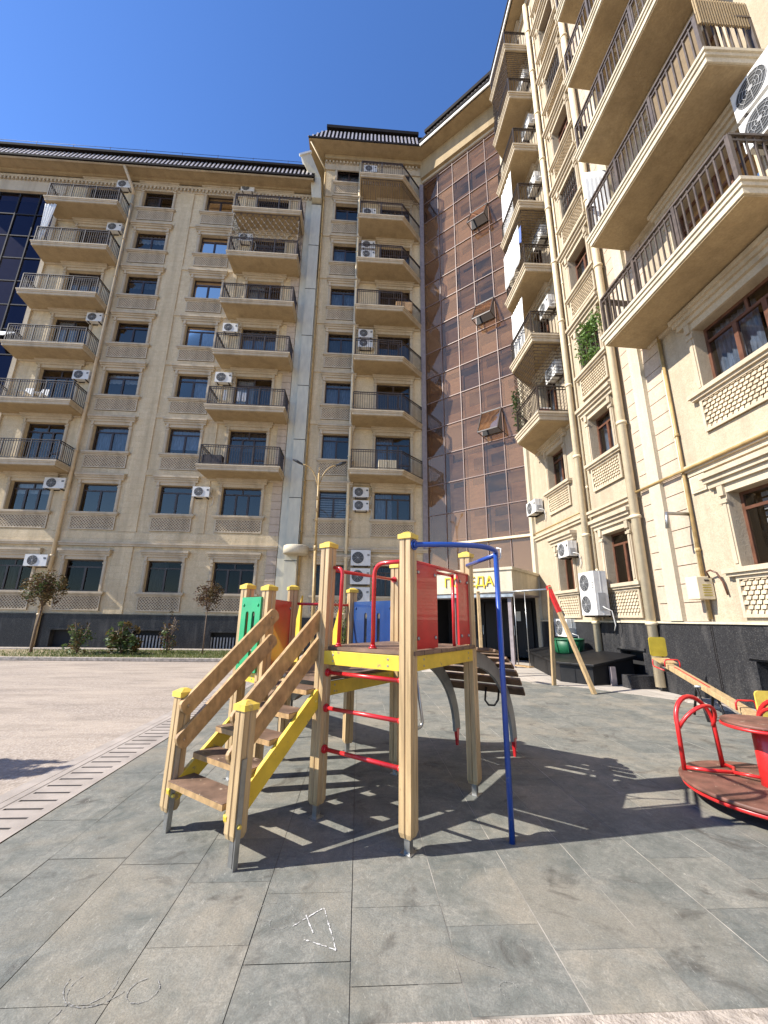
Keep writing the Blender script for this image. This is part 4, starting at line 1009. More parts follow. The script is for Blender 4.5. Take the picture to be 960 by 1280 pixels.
mb = MB(); mb.prism([(6.42, 8.5), (6.62, 8.5), (7.02, 8.5), (7.02, -3), (6.80, -3), (6.72, 6.6)], 0.012, 0.07, 'concrete'); S('wall_pavement', mb, True)
mb = MB(); mb.box(-40, -2.4, 15.0, 15.14, 0, .12, 'concrete'); S('road_kerb', mb, True, bev=.02)
mb = MB(); mb.box(-40, -2.4, 15.141, 18.55, 0, .09, 'lawn_soil'); S('flower_bed', mb, True)
mb = MB(); mb.box(-40, -2.4, 18.551, 19.32, 0, .12, 'concrete'); S('wall_path', mb, True)
mb = MB(); rg = random.Random(21)
for _ in range(15000):
    x = -14 + 11.5 * rg.random() ** .8; y = 15.2 + 3.2 * rg.random()
    if rg.random() > (x + 14.5) / 6.0 and rg.random() > .12: continue
    h = .035 + .06 * rg.random(); a = rg.random() * PI; dx, dy = math.cos(a) * .012, math.sin(a) * .012; lx, ly = rg.gauss(0, .025), rg.gauss(0, .025)
    mb.poly([(x - dx, y - dy, .088), (x + dx, y + dy, .088), (x + lx, y + ly, .09 + h)], 'grass_blade')
single('grass', mb, None, None, None, 'stuff', (0, 0, 0), False)

# ================================================================== trees and shrubs
def tree(name, base, top, crown_c, r, n, size, mats, label, lean=None, cat='tree', tr=.05, seed=1, group=None):
    rn = random.Random(seed); t = thing(name, base, label, cat, group)
    mb = MB(); b = Vector(base); tp = Vector(top)
    mid = (b + tp) / 2 + Vector((rn.uniform(-.06, .06), 0, 0))
    mb.tube([b, mid, tp], [tr, tr * .8, tr * .6], 'bark', 8)
    for k in range(9):
        a = rn.random() * 2 * PI; e = Vector(crown_c) + Vector((math.cos(a) * r[0] * .7, math.sin(a) * r[1] * .7, rn.uniform(-.3, .75) * r[2]))
        mb.tube([tp - (tp - b) * .06 * rn.random(), (tp + e) / 2 + Vector((0, 0, .05)), e], [tr * .45, tr * .28, tr * .1], 'bark', 5)
    part('trunk', mb, t)
    mb = MB()
    for i, m in enumerate(mats): leaf_cloud(mb, crown_c, r, n // len(mats), size, m, rn, sub_c=26)
    part('crown', mb, t, False); return t
tree('young_tree', (-12.5, 17.1, .09), (-12.3, 16.9, 1.85), (-12.28, 16.8, 2.50), (.62, .6, .60), 2600, .055, ('leaf_bronze', 'leaf_bronze', 'leaf_maroon', 'leaf_bronze', 'leaf_green'), 'young bronze leaved tree leaning right in front of the beige drainpipe', tr=.05, seed=4)
tree('young_tree', (-5.94, 16.75, .09), (-5.95, 16.72, 1.75), (-5.93, 16.7, 2.30), (.46, .46, .50), 1300, .05, ('leaf_maroon', 'leaf_maroon', 'leaf_bronze'), 'slim upright maroon leaved tree on the lawn left of the green panel', tr=.028, seed=9)
tree('young_tree', (-6.75, 4.35, 0.0), (-6.7, 4.37, 1.8), (-6.68, 4.4, 2.35), (.62, .26, .5), 1100, .07, ('leaf_bronze', 'leaf_green'), 'added unseen tree beyond the left edge, crown flattened to cast the asphalt shadow', tr=.04, seed=15)  # added out of view, flat crown shaped to throw the asphalt shadow
def shrub(base, h, r, n, mats, label, seed, size=.07, name='shrub'):
    rn = random.Random(seed); t = thing(name, base, label, 'shrub', 'shrubs in the lawn bed'); mb = MB()
    for k in range(9):
        a = rn.random() * 2 * PI; mb.tube([base, (base[0] + math.cos(a) * r * .3, base[1] + math.sin(a) * r * .3, base[2] + h * .5), (base[0] + math.cos(a) * r * .8, base[1] + math.sin(a) * r * .8, base[2] + h * rn.uniform(.6, 1))], .012, 'bark', 5)
    part('stem', mb, t); mb = MB()
    for m in mats: leaf_cloud(mb, (base[0], base[1], base[2] + h * .5), (r, r, h * .55), n // len(mats), size, m, rn, sub_c=13)
    part('foliage', mb, t, False)
shrub((-10.29, 16.3, .09), 1.15, .42, 480, ('leaf_green', 'leaf_green', 'leaf_bronze'), 'small dark green shrub nearest the leaning tree', 2)
shrub((-8.77, 16.4, .09), 1.0, .52, 620, ('leaf_green', 'leaf_bronze', 'leaf_green'), 'wide spiky green shrub in the middle of the lawn bed', 5, .10)
shrub((-7.4, 17.0, .09), 1.40, .30, 330, ('leaf_bronze', 'leaf_maroon', 'leaf_green'), 'thin reddish sapling between the wide shrub and the upright tree', 8, .06, 'sapling')
shrub((-0.60, 14.3, .012), 1.85, .22, 420, ('leaf_green', 'leaf_fresh'), 'slender green sapling seen between the playground posts', 12, .05, 'sapling')

# ================================================================== street lamp
t = thing('street_lamp', (-1.78, 16.0, 0.09), 'slim rusty street lamp with two curved arms and black lamp heads', 'street lamp')
mb = MB(); b0 = Vector((-1.70, 16, .05)); p1 = Vector((-1.79, 16, 4.2)); p2 = Vector((-1.82, 16, 7.35))
mb.tube([b0, p1], [.07, .06], 'pipe_ochre', 10); mb.tube([p1, p2], [.045, .04], 'pipe_ochre', 10); mb.tube([p1 - Vector((0, 0, .1)), p1 + Vector((0, 0, .1))], .075, 'pipe_ochre', 10); mb.tube([p2, p2 + Vector((0, 0, .25))], .015, 'pipe_ochre', 6)
for z in (5.3, 5.7, 6.2): mb.box(-1.87, -1.77, 15.93, 15.99, z, z + .12, 'pipe_ochre')
part('pole', mb, t)
for s in (-1, 1):
    e = Vector((-1.82 + s * .78, 16, 7.88 if s > 0 else 7.80)); mb = MB()
    pts = [p2 + Vector((0, 0, -.6))]
    for k in range(1, 9):
        q = k / 8; pts.append(Vector((-1.82 + s * (.05 + .65 * q ** 1.6), 16, 6.8 + 0.92 * (1 - (1 - q) ** 1.7))))
    mb.tube(pts, .025, 'pipe_ochre', 8); a = part('arm', mb, t)
    mb = MB(); d = Vector((s * .42, 0, .16 if s > 0 else .20)); p = pts[-1]
    mb.hexa([p + Vector((0, -.04, -.03)), p + Vector((0, .04, -.03)), p + Vector((0, .04, .03)), p + Vector((0, -.04, .03))], [p + d * .55 + Vector((0, -.10, -.03)), p + d * .55 + Vector((0, .10, -.03)), p + d * .55 + Vector((0, .10, .05)), p + d * .55 + Vector((0, -.10, .05))], 'lamp_black')
    q0 = p + d * .55; mb.hexa([q0 + Vector((0, -.10, -.03)), q0 + Vector((0, .10, -.03)), q0 + Vector((0, .10, .05)), q0 + Vector((0, -.10, .05))], [p + d + Vector((0, -.05, -.02)), p + d + Vector((0, .05, -.02)), p + d + Vector((0, .05, .02)), p + d + Vector((0, -.05, .02))], 'lamp_black')
    part('lamp_head', mb, a)

# ================================================================== playground tower
UU = Vector((0.617, 0.787, 0)); VV = Vector((0.787, -0.617, 0)); W0 = Vector((-0.29, 3.70, 0)); ZV = Vector((0, 0, 1))
def P(a, b, z): return W0 + VV * a + UU * b + ZV * z
PT = thing('play_tower', tuple(P(.2, .6, 0)), 'wooden playground tower with stairs, red panels, blue pole and an arched climber', 'playground tower')
ANG = math.atan2(VV.y, VV.x)
def post(c, z0, z1, w=.098, foot=True, cap=True, ang=ANG):
    g = w / 2; s = .008; d = .010
    prof = [(-g, -g), (-s, -g), (0, -g + d), (s, -g), (g, -g), (g, -s), (g - d, 0), (g, s), (g, g), (s, g), (0, g - d), (-s, g), (-g, g), (-g, s), (-g + d, 0), (-g, -s)]
    ca, sa = math.cos(ang), math.sin(ang)
    R = lambda x, y, k=1: (c[0] + (x * ca - y * sa) * k, c[1] + (x * sa + y * ca) * k)
    mb = MB(); pts = [R(*p) for p in prof]
    mb.hexa([(p[0], p[1], z0) for p in [R(x * .8, y * .8) for x, y in prof]], [(p[0], p[1], z0 + .03) for p in pts], 'post_wood'); mb.prism(pts, z0 + .03, z1, 'post_wood')
    o = part('post', mb, PT)
    if cap:
        mb = MB(); k = g + .012; sq = ((-k, -k), (k, -k), (k, k), (-k, k)); q = [R(*p) for p in sq]; q2 = [R(x * .9, y * .9) for x, y in sq]; q3 = [R(x * .32, y * .32) for x, y in sq]
        mb.prism(q, z1 - .022, z1 + .016, 'cap_yellow'); mb.hexa([(p[0], p[1], z1 + .016) for p in q2], [(p[0], p[1], z1 + .038) for p in q3], 'cap_yellow'); part('post_cap', mb, o)
    if foot:
        mb = MB(); x, y = R(0, 0)
        f = [R(x, y) for x, y in ((-.022, -.022), (.022, -.022), (.022, .022), (-.022, .022))]; mb.prism(f, 0.0, z0 + .05, 'steel'); f = [R(x, y) for x, y in ((-.045, -.045), (.045, -.045), (.045, .045), (-.045, .045))]; mb.prism(f, 0.0, .012, 'steel'); part('post_foot', mb, o)
    return o
A1, B1 = 0.85, 1.15; ZD = 1.285; ZL = 1.02
cor = {'W': (0, 0), 'N': (A1, 0), 'E': (A1, B1), 'B': (0, B1)}
for k, (a, b) in cor.items(): post(P(a, b, 0), .10, 2.16 if k != 'B' else 2.10)
S0 = P(-.80, .02, 0); Q1 = Vector((-1.20, 4.50, 0)); Q2 = Vector((-.80, 5.02, 0)); Q3 = Vector((-.09, 5.32, 0))
post(S0, .10, 1.80); post(Q1, .10, 1.83)
for c in (Q2, Q3): post(c, .10, 1.86, ang=.4)
# main deck and beams
mb = MB()
for k in range(8):
    b0 = .0 + B1 * k / 8 + .004; b1 = B1 * (k + 1) / 8 - .004
    mb.hexa([P(a, b, ZD - .030) for a, b in ((-.06, b0), (A1 + .06, b0), (A1 + .06, b1), (-.06, b1))], [P(a, b, ZD) for a, b in ((-.06, b0), (A1 + .06, b0), (A1 + .06, b1), (-.06, b1))], 'deck_wood')
part('deck', mb, PT)
def beam(p, q, z0, z1, mat='paint_yellow', th=.04, name='beam'):
    mb = MB(); d = (q - p).normalized(); mb.bar(p + ZV * (z0 + z1) / 2, q + ZV * (z0 + z1) / 2, th, z1 - z0, mat)
    for e in (p + d * .10, q - d * .10):
        for zq in (z0 + .03, z1 - .03):
            s = d.cross(ZV) * (th / 2); mb.tube([e + s + ZV * zq - s.normalized() * .0, e + s * 1.12 + ZV * zq], .009, 'steel', 8)
    return part(name, mb, PT, bev=.003)
beam(P(.05, -.03, 0), P(A1 - .05, -.03, 0), 1.145, 1.252); beam(P(A1 + .03, .05, 0), P(A1 + .03, B1 - .05, 0), 1.145, 1.252, 'paint_yellow')
beam(P(A1, B1 + .03, 0), P(.05, B1 + .03, 0), 1.145, 1.252); beam(P(0, .05, 0), P(0, B1 - .05, 0), 1.11, 1.252, 'grey_ply')
# lower deck
poly = [P(-.03, 0, 0), S0, Q2, Q3, P(-.03, B1, 0)]
mb = MB(); mb.prism([(p.x, p.y) for p in poly], ZL - .03, ZL, 'deck_wood'); part('deck', mb, PT)
beam(P(-.02, .06, 0), P(-.02, B1 - .05, 0), .875, .985); beam(S0 + (Q2 - S0) * .08, S0 + (Q2 - S0) * .92, .875, .985); beam(Q2 + (Q3 - Q2) * .08, Q2 + (Q3 - Q2) * .92, .875, .985); beam(Q3 + (P(0, B1, 0) - Q3) * .08, Q3 + (P(0, B1, 0) - Q3) * .92, .875, .985)
beam(Q1 + (S0 - Q1) * .12, Q1 + (S0 - Q1) * .88, .90, .985); beam(Q1 + (Q2 - Q1) * .1, Q1 + (Q2 - Q1) * .9, .90, .985)
mb = MB(); mb.prism([(p.x, p.y) for p in (Q1, S0, Q2)], ZL - .03, ZL, 'deck_wood'); part('deck', mb, PT)
# guard panels with slots
def panel(p, q, z0, z1, mat, slots=0, th=.018, offs=0.0, bolts=True):
    d = (q - p); ln = d.length; d.normalize(); nrm = d.cross(ZV).normalized(); mb = MB()
    mb.T = lambda u, n, z: tuple(p + d * u + nrm * (n + offs) + ZV * z)
    hs = []
    for k in range(slots):
        c = ln * (k + 1) / (slots + 1); hs.append((c - .028, c + .028, z0 + (z1 - z0) * .2, z1 - (z1 - z0) * .2))
    for n in (-th / 2, th / 2): mb.wall(0, ln, z0, z1, hs, n, 0, mat)
    for a, b, c, e in hs + [(0, ln, z0, z1)]:
        for P0, P1 in (((a, c), (a, e)), ((b, c), (b, e)), ((a, c), (b, c)), ((a, e), (b, e))): mb.poly([(P0[0], -th / 2, P0[1]), (P1[0], -th / 2, P1[1]), (P1[0], th / 2, P1[1]), (P0[0], th / 2, P0[1])], mat)
    for a, b, c, e in hs:       # rounded slot ends
        for zc, sg in ((e, -1), (c, 1)):
            for s in (-1, 1):
                x0 = a if s < 0 else b
                for n in (-th / 2 - .0006, th / 2 + .0006): mb.poly([(x0, n, zc), (x0 - s * .012, n, zc), (x0 - s * .004, n, zc + sg * .014), (x0, n, zc + sg * .026)], mat)
    mb.T = None
    if bolts:
        for u in (.045, ln - .045):
            for zq in (z0 + .08, z1 - .08):
                for sg in (-1, 1): mb.tube([tuple(p + d * u + nrm * (offs + sg * th / 2) + ZV * zq), tuple(p + d * u + nrm * (offs + sg * (th / 2 + .012)) + ZV * zq)], [.017, .010], 'steel' if mat == 'panel_red' else mat, 10)
    return part('guard_panel', mb, PT, False)
panel(Q1 + VV * .02 - UU * .06, S0 - VV * .03 - UU * .06, 1.00, 1.715, 'panel_green', 2)
panel(Q3 + (P(0, B1, 0) - Q3) * .07, Q3 + (P(0, B1, 0) - Q3) * .93, 1.03, 1.72, 'panel_blue', 2)
panel(S0 + (Q2 - S0) * .07, S0 + (Q2 - S0) * .93, 1.05, 1.70, 'panel_red', 0)
panel(P(A1 + .02, .055, 0), P(A1 + .02, .43, 0), ZD + .01, 1.965, 'panel_red', 0, .02)
panel(P(A1 + .02, .86, 0), P(A1 + .02, B1 - .04, 0), ZD + .01, 1.955, 'panel_red', 0, .02)
mb = MB(); mb.tube([P(A1 + .02, .05, 1.965), P(A1 + .02, B1 - .04, 1.955)], .015, 'paint_red', 10)
for b in (.43, .85): mb.tube([P(A1 - .02, b, ZD), P(A1 - .02, b, 1.94)], .015, 'paint_red', 10)
mb.tube([P(A1 - .02, .43, 1.925), P(A1 - .02, .85, 1.925)], .013, 'paint_red', 10)
part('panel_frame', mb, PT)
def tubepart(name, pts, r, mat, flange=()):
    mb = MB(); mb.tube(pts, r, mat, 12)
    for p, d in flange:
        p = Vector(p); d = Vector(d).normalized(); mb.tube([p, p + d * .012], r * 2.0, mat, 14); mb.tube([p + d * .01, p + d * .03], r * 1.35, mat, 12)
    return part(name, mb, PT)
for z in (1.075, .80, .495):
    tubepart('rung', [P(.04, 0, z), P(A1 - .04, 0, z)], .0165, 'paint_red', ((P(.05, 0, z), VV), (P(A1 - .05, 0, z), -VV)))
def fillet(p, c, q, r, n=6):
    p, c, q = Vector(p), Vector(c), Vector(q); a = c + (p - c).normalized() * r; b = c + (q - c).normalized() * r
    return [p] + [a * (1 - t) ** 2 + c * 2 * t * (1 - t) + b * t * t for t in [k / n for k in range(n + 1)]] + [q]
tubepart('grab_hoop', fillet(P(.04, .03, 1.965), P(.15, .03, 1.95), P(.135, .03, ZD), .06), .0165, 'paint_red', ((P(.135, .03, ZD), ZV),))
tubepart('grab_hoop', fillet(P(A1 - .05, .03, 1.97), P(.50, .03, 1.97), P(.485, .05, ZD), .11), .0175, 'paint_red', ((P(.485, .05, ZD), ZV),))
tubepart('crossbar', [P(0, .05, 1.945), P(0, B1 - .05, 1.945)], .0165, 'paint_red', ((P(0, B1 - .05, 1.945), -UU), (P(0, .05, 1.945), UU)))
tubepart('crossbar', [Q2 + (Q3 - Q2) * .06 + ZV * 1.68, Q2 + (Q3 - Q2) * .94 + ZV * 1.68], .0165, 'paint_red')
tubepart('rope', [P(A1 - .06, .50, 1.90), P(A1 - .10, .58, 1.62), P(A1 - .22, .80, 1.30)], .008, 'lamp_black'); tubepart('rope', [P(A1 - .10, .57, 1.63), P(A1 - .12, .60, ZD)], .007, 'lamp_black')
# blue fire pole and its curved top tube
pole = Vector((1.125, 3.275, 0)); arc = [P(A1 + .03, -.02, 2.09) + VV * 0, Vector((.58, 3.135, 2.095)), Vector((.74, 3.12, 2.095)), Vector((.90, 3.14, 2.095)), Vector((1.02, 3.185, 2.09)), Vector((1.10, 3.24, 2.08)), Vector((1.14, 3.31, 2.07))]
tubepart('fire_pole', [pole + ZV * 0, pole + ZV * 2.085], .0215, 'paint_blue')
sm = []
for i in range(len(arc) - 1):
    p0, p1, p2, p3 = arc[max(i - 1, 0)], arc[i], arc[i + 1], arc[min(i + 2, len(arc) - 1)]
    for k in range(5):
        t = k / 5; sm.append(.5 * ((2 * p1) + (p2 - p0) * t + (2 * p0 - 5 * p1 + 4 * p2 - p3) * t * t + (3 * p1 - p0 - 3 * p2 + p3) * t ** 3))
sm.append(arc[-1])
tubepart('pole_bracket', sm, .0215, 'paint_blue', ((P(A1 + .05, 0, 2.09), VV),)); tubepart('pole_bracket', [P(A1 + .03, B1 - .05, 2.05), pole + Vector((.01, .02, 2.05))], .0195, 'paint_blue')
mb = MB(); mb.tube([pole + Vector((.02, .03, 2.11)), pole + Vector((.045, .0, 2.10)), pole + Vector((.05, .03, 2.03)), pole + Vector((.03, .05, 2.0))], .006, 'sheet_white', 6); part('tape_wrap', mb, PT)
tubepart('loop_handle', fillet(P(A1 + .02, .08, 1.13), P(A1 + .03, .16, .75), P(A1 + .0, .06, .74), .05), .012, 'steel')
# stairs
SR = (.035, -.785); SL = (-.745, -.785)
for a, b in (SR, SL):
    o = post(P(a, b, 0), .13 if (a, b) == SL else .16, .93, foot=False)
    mb = MB(); mb.hexa([P(a + .055 + da, b - .02 + db, 0) for da, db in ((-.004, -.018), (.004, -.018), (.004, .018), (-.004, .018))], [P(a + .055 + da, b - .02 + db, .62) for da, db in ((-.004, -.018), (.004, -.018), (.004, .018), (-.004, .018))], 'steel')
    mb.hexa([P(a + da, b + db, 0) for da, db in ((-.02, -.02), (.02, -.02), (.02, .02), (-.02, .02))], [P(a + da, b + db, .2) for da, db in ((-.02, -.02), (.02, -.02), (.02, .02), (-.02, .02))], 'steel')
    mb.tube([P(a + .058, b - .02, .24), P(a + .075, b - .02, .24)], [.016, .010], 'cap_yellow', 10); part('post_foot', mb, o)
def board(a, b0, z0, b1, z1, h, th, mat, name, rnd_end=True):
    p = P(a, b0, z0); q = P(a, b1, z1); d = (q - p).normalized(); n = d.cross(VV).normalized()
    if n.z < 0: n = -n
    pts = []; c = h / 2
    if rnd_end:
        for e, s in ((p, -1), (q, 1)):
            for k in range(7):
                t = -PI / 2 + PI * k / 6; pts.append(e + (d * math.cos(t) * .6 * s + n * math.sin(t) * s) * c)
    else: pts = [p - n * c, q - n * c, q + n * c, p + n * c]
    mb = MB(); mb.hexa([k - VV * th / 2 for k in pts], [k + VV * th / 2 for k in pts], mat)
    for e in (p + d * .02, q - d * .05): mb.tube([e + VV * (th / 2), e + VV * (th / 2 + .010)], [.015, .009], 'cap_yellow' if mat == 'paint_yellow' else 'board_wood', 10)
    part(name, mb, PT, bev=.003)
for a in (SR[0] - .075, SL[0] + .072):
    for dz in (0, -.235): board(a, -.80, .835 + dz, .0, 1.545 + dz, .125, .034, 'board_wood', 'handrail_board')
for a in (-.035 + .02, SL[0] + .035): board(a, -.79, .25, -.03, .885, .125, .036, 'paint_yellow', 'stair_stringer', True)
for k in range(5):
    z = .325 + .15 * k; b = -.75 + .175 * k; mb = MB()
    q = ((SL[0] + .05, b - .10), (-.035, b - .10), (-.035, b + .10), (SL[0] + .05, b + .10))
    mb.hexa([P(x, y, z - .018) for x, y in q], [P(x, y, z + .018) for x, y in q], 'board_wood'); mb.hexa([P(x, y, z + .0185) for x, y in q], [P(x, y, z + .023) for x, y in q], 'deck_wood'); part('stair_tread', mb, PT)
# arched climber
def arch_rail(a):
    mb = MB(); n = 18; up = []; lo = []; R0, R1 = 1.30, 1.14
    for k in range(n + 1):
        t = PI / 2 * (1 - k / n) * .985 + .015
        up.append((B1 + .02 + 1.33 * math.cos(t), .16 + 1.06 * math.sin(t))); lo.append((B1 + .02 + 1.18 * math.cos(t), .16 + .92 * math.sin(t)))
    for i in range(n):
        q = [up[i], up[i + 1], lo[i + 1], lo[i]]; mb.hexa([P(a - .016, b, z) for b, z in q], [P(a + .016, b, z) for b, z in q], 'grey_ply')
    o = part('arch_rail', mb, PT)
    mb = MB(); b, z = (up[-1][0] + lo[-1][0]) / 2, .22
    mb.hexa([P(a + x, b + y, 0) for x, y in ((-.012, -.012), (.012, -.012), (.012, .012), (-.012, .012))], [P(a + x, b + y, .2) for x, y in ((-.02, -.04), (.02, -.04), (.02, .04), (-.02, .04))], 'paint_red'); part('rail_foot', mb, o)
arch_rail(.09); arch_rail(.81)
for k in range(8):
    t = PI / 2 - .12 - .128 * k; b = B1 + .02 + 1.355 * math.cos(t); z = .16 + 1.085 * math.sin(t)
    d = UU * (-1.33 * math.sin(t)) + ZV * (1.06 * math.cos(t)); d.normalize()
    mb = MB(); mb.bar(P(-.02, b, z), P(1.0, b, z), .108, .03, 'dark_plank', d.cross(VV)); part('climbing_plank', mb, PT, bev=.006)
mb = MB(); mb.tube([P(.55, 2.30, .74), P(.55, 2.25, .60), P(.60, 2.23, .555), P(.67, 2.23, .56), P(.71, 2.25, .62), P(.71, 2.30, .74)], .012, 'rail_metal', 8); part('hand_loop', mb, PT)
# slide at the back of the lower deck
sd = (Q3 - Q2).normalized(); so = Vector((-sd.y, sd.x, 0)); c0 = (Q2 + Q3) / 2
for s, mt in ((-1, 'paint_yellow'), (1, 'paint_yellow')):
    mb = MB(); p = c0 + sd * s * .25; mb.hexa([p + so * .02 + ZV * 1.0, p + so * .5 + ZV * .78, p + so * .5 + ZV * 1.05, p + so * .02 + ZV * 1.78], [p + sd * .02 * s + so * .02 + ZV * 1.0, p + sd * .02 * s + so * .5 + ZV * .78, p + sd * .02 * s + so * .5 + ZV * 1.05, p + sd * .02 * s + so * .02 + ZV * 1.78], mt); part('slide_side', mb, PT)
    mb = MB(); prev = None
    for k in range(9):
        x = .4 + 1.9 * k / 8; z = max(.28, .86 - .36 * (x - .4)); cur = [p + so * x + ZV * (z - .06), p + so * x + ZV * (z + .14), p + sd * .025 * s + so * x + ZV * (z + .14), p + sd * .025 * s + so * x + ZV * (z - .06)]
        if prev: mb.hexa(prev, cur, 'dark_plank')
        prev = cur
    part('slide_side', mb, PT)
mb = MB(); prev = None
for k in range(10):
    x = .02 + 2.25 * k / 9; z = max(.25, 1.0 - .37 * x); cur = [c0 - sd * .25 + so * x + ZV * (z - .02), c0 + sd * .25 + so * x + ZV * (z - .02), c0 + sd * .25 + so * x + ZV * z, c0 - sd * .25 + so * x + ZV * z]
    if prev: mb.hexa(prev, cur, 'steel')
    prev = cur
part('slide_bed', mb, PT)
mb = MB()
for s in (-.24, .24): mb.tube([c0 + sd * s + so * .85, c0 + sd * s + so * .85 + ZV * .66], .016, 'rail_metal', 8); mb.tube([c0 + sd * s + so * 2.1, c0 + sd * s + so * 2.1 + ZV * .25], .016, 'rail_metal', 8)
part('slide_leg', mb, PT)

# ================================================================== merry-go-round
mc = Vector((3.57, 3.70, 0)); MG = thing('merry_go_round', tuple(mc), 'red merry-go-round with a round brown platform and wheel table at the right edge', 'merry-go-round')
mb = MB(); mb.lathe(mc, [(.665, .155), (.67, .16), (.67, .178), (.664, .184)], 'disc_brown', 56); part('platform', mb, MG)
mb = MB(); mb.tube([mc + Vector((.635 * math.cos(k * PI / 28), .635 * math.sin(k * PI / 28), .132)) for k in range(56)], .020, 'merry_red', 8, True)
for k in range(3): mb.bar(mc + ZV * .12, mc + Vector((.62 * math.cos(k * 2.09 + 2.08), .62 * math.sin(k * 2.09 + 2.08), .12)), .05, .04, 'merry_red')
part('platform_rim', mb, MG)
mb = MB(); mb.lathe(mc, [(.085, .0), (.085, .62), (.06, .64)], 'merry_red', 24); part('column', mb, MG)
mt = Vector((3.60, 3.75, 0)); mb = MB(); mb.lathe(mc, [(.285, .665), (.29, .668), (.29, .684), (.285, .688)], 'disc_brown', 40); wt = part('wheel_table', mb, MG)
mb = MB(); mb.tube([mc + Vector((.285 * math.cos(k * PI / 20), .285 * math.sin(k * PI / 20), .648)) for k in range(40)], .014, 'merry_red', 8, True); part('table_ring', mb, wt)
for a0 in (119, 29, -61):
    a0 = math.radians(a0); rad = Vector((math.cos(a0), math.sin(a0), 0)) * .92; a0 -= .35; tan = -Vector((math.sin(a0), -math.cos(a0), 0))
    mb = MB()
    pts = []
    for k in range(15):
        t = PI * k / 14; pts.append(mc + rad * (.56 + .03 * math.sin(t)) + tan * (.215 * math.cos(t)) + ZV * (.56 + .25 * math.sin(t)))
    mb.tube([mc + rad * .55 + tan * .225 + ZV * .184] + pts + [mc + rad * .55 - tan * .225 + ZV * .184], .021, 'merry_red', 10)
    pts = []
    for k in range(13):
        t = PI * k / 12; pts.append(mc + rad * (.56 - .22 * math.sin(t) * .55) + tan * (.20 * math.cos(t)) + ZV * (.54 + .22 * math.sin(t) * .95))
    mb.tube(pts, .017, 'merry_red', 8)
    mb.tube([mc + rad * .53 - tan * .225 + ZV * .21, mc + rad * .40 - tan * .15 + ZV * .215, mc + rad * .30 + ZV * .215, mc + rad * .40 + tan * .15 + ZV * .215, mc + rad * .53 + tan * .225 + ZV * .21], .016, 'merry_red', 8)
    mb.tube([mc + rad * .30 + ZV * .215, mc + rad * .08 + ZV * .23], .014, 'merry_red', 8)
    part('seat_hoop', mb, MG)

# ================================================================== seesaw
SA = Vector((6.02, 8.15, .78)); SB = Vector((5.48, 5.55, .22)); d = (SB - SA).normalized(); sx = d.cross(ZV).normalized(); mid = (SA + SB) / 2
SS = thing('seesaw', (mid.x, mid.y, 0), 'pale wooden seesaw with yellow seat backs and red handles tilted by the granite wall', 'seesaw')
mb = MB(); mb.bar(SA, SB, .14, .085, 'post_wood'); part('plank', mb, SS, bev=.006)
mb = MB(); mb.bar(SA + d * .5 + sx * .01 + ZV * .046, SA + d * 1.5 + sx * .01 + ZV * .046, .02, .012, 'paint_red'); part('paint_stripe', mb, SS)
for e, s in ((SA, 1), (SB, -1)):
    b = e - d * .05 * s; upv = Vector((0, 0, 1))
    mb = MB(); c = b + upv * .26; n = 10; ring = []
    hw, hh, r = .155, .185, .05
    for cx, cz, a0 in ((hw - r, hh - r, 0), (-hw + r, hh - r, 90), (-hw + r, -hh + r, 180), (hw - r, -hh + r, 270)):
        for k in range(5): t = math.radians(a0 + 22.5 * k); ring.append((cx + r * math.cos(t), cz + r * math.sin(t)))
    dd = Vector((d.x, d.y, 0)).normalized()
    mb.hexa([c + sx * x + upv * z - dd * .012 for x, z in ring], [c + sx * x + upv * z + dd * .012 for x, z in ring], 'paint_olive' if s > 0 else 'cap_yellow'); part('seat_back', mb, SS)
    mb = MB(); q = e + d * .14 * s + ZV * .05; mb.bar(q - d * .16, q + d * .16, .30, .022, 'post_wood'); part('seat', mb, SS)
    h = e + d * .42 * s; mb = MB(); mb.tube(fillet(h + sx * .13 + ZV * .02, h + sx * .13 + ZV * .15, h + ZV * .15, .06) + fillet(h + ZV * .15, h - sx * .13 + ZV * .15, h - sx * .13 + ZV * .02, .06), .013, 'merry_red', 8); part('handle', mb, SS)
    mb = MB(); mb.tube(fillet(e - sx * .15 + ZV * .03, e - sx * .15 - d * .02 - ZV * .1, e + d * .3 * s - sx * .1 - ZV * .08, .05), .012, 'merry_red', 8); mb.tube(fillet(e + sx * .15 + ZV * .03, e + sx * .15 - d * .02 - ZV * .1, e + d * .3 * s + sx * .1 - ZV * .08, .05), .012, 'merry_red', 8); part('seat_brace', mb, SS)
    mb = MB(); mb.lathe((e.x + d.x * .2 * s, e.y + d.y * .2 * s, e.z - .17), [(.06, 0), (.11, .03), (.11, .10), (.06, .12)], 'rail_metal', 16); part('bumper', mb, SS)
mb = MB(); 
for s in (-.13, .13):
    mb.tube([Vector((mid.x, mid.y, 0)) + sx * s - d * .2 * 1, Vector((mid.x, mid.y, mid.z)) + sx * s, Vector((mid.x, mid.y, 0)) + sx * s + d * .2], .02, 'lamp_black', 8)
mb.tube([mid - sx * .16, mid + sx * .16], .022, 'steel', 10); part('pivot_stand', mb, SS)

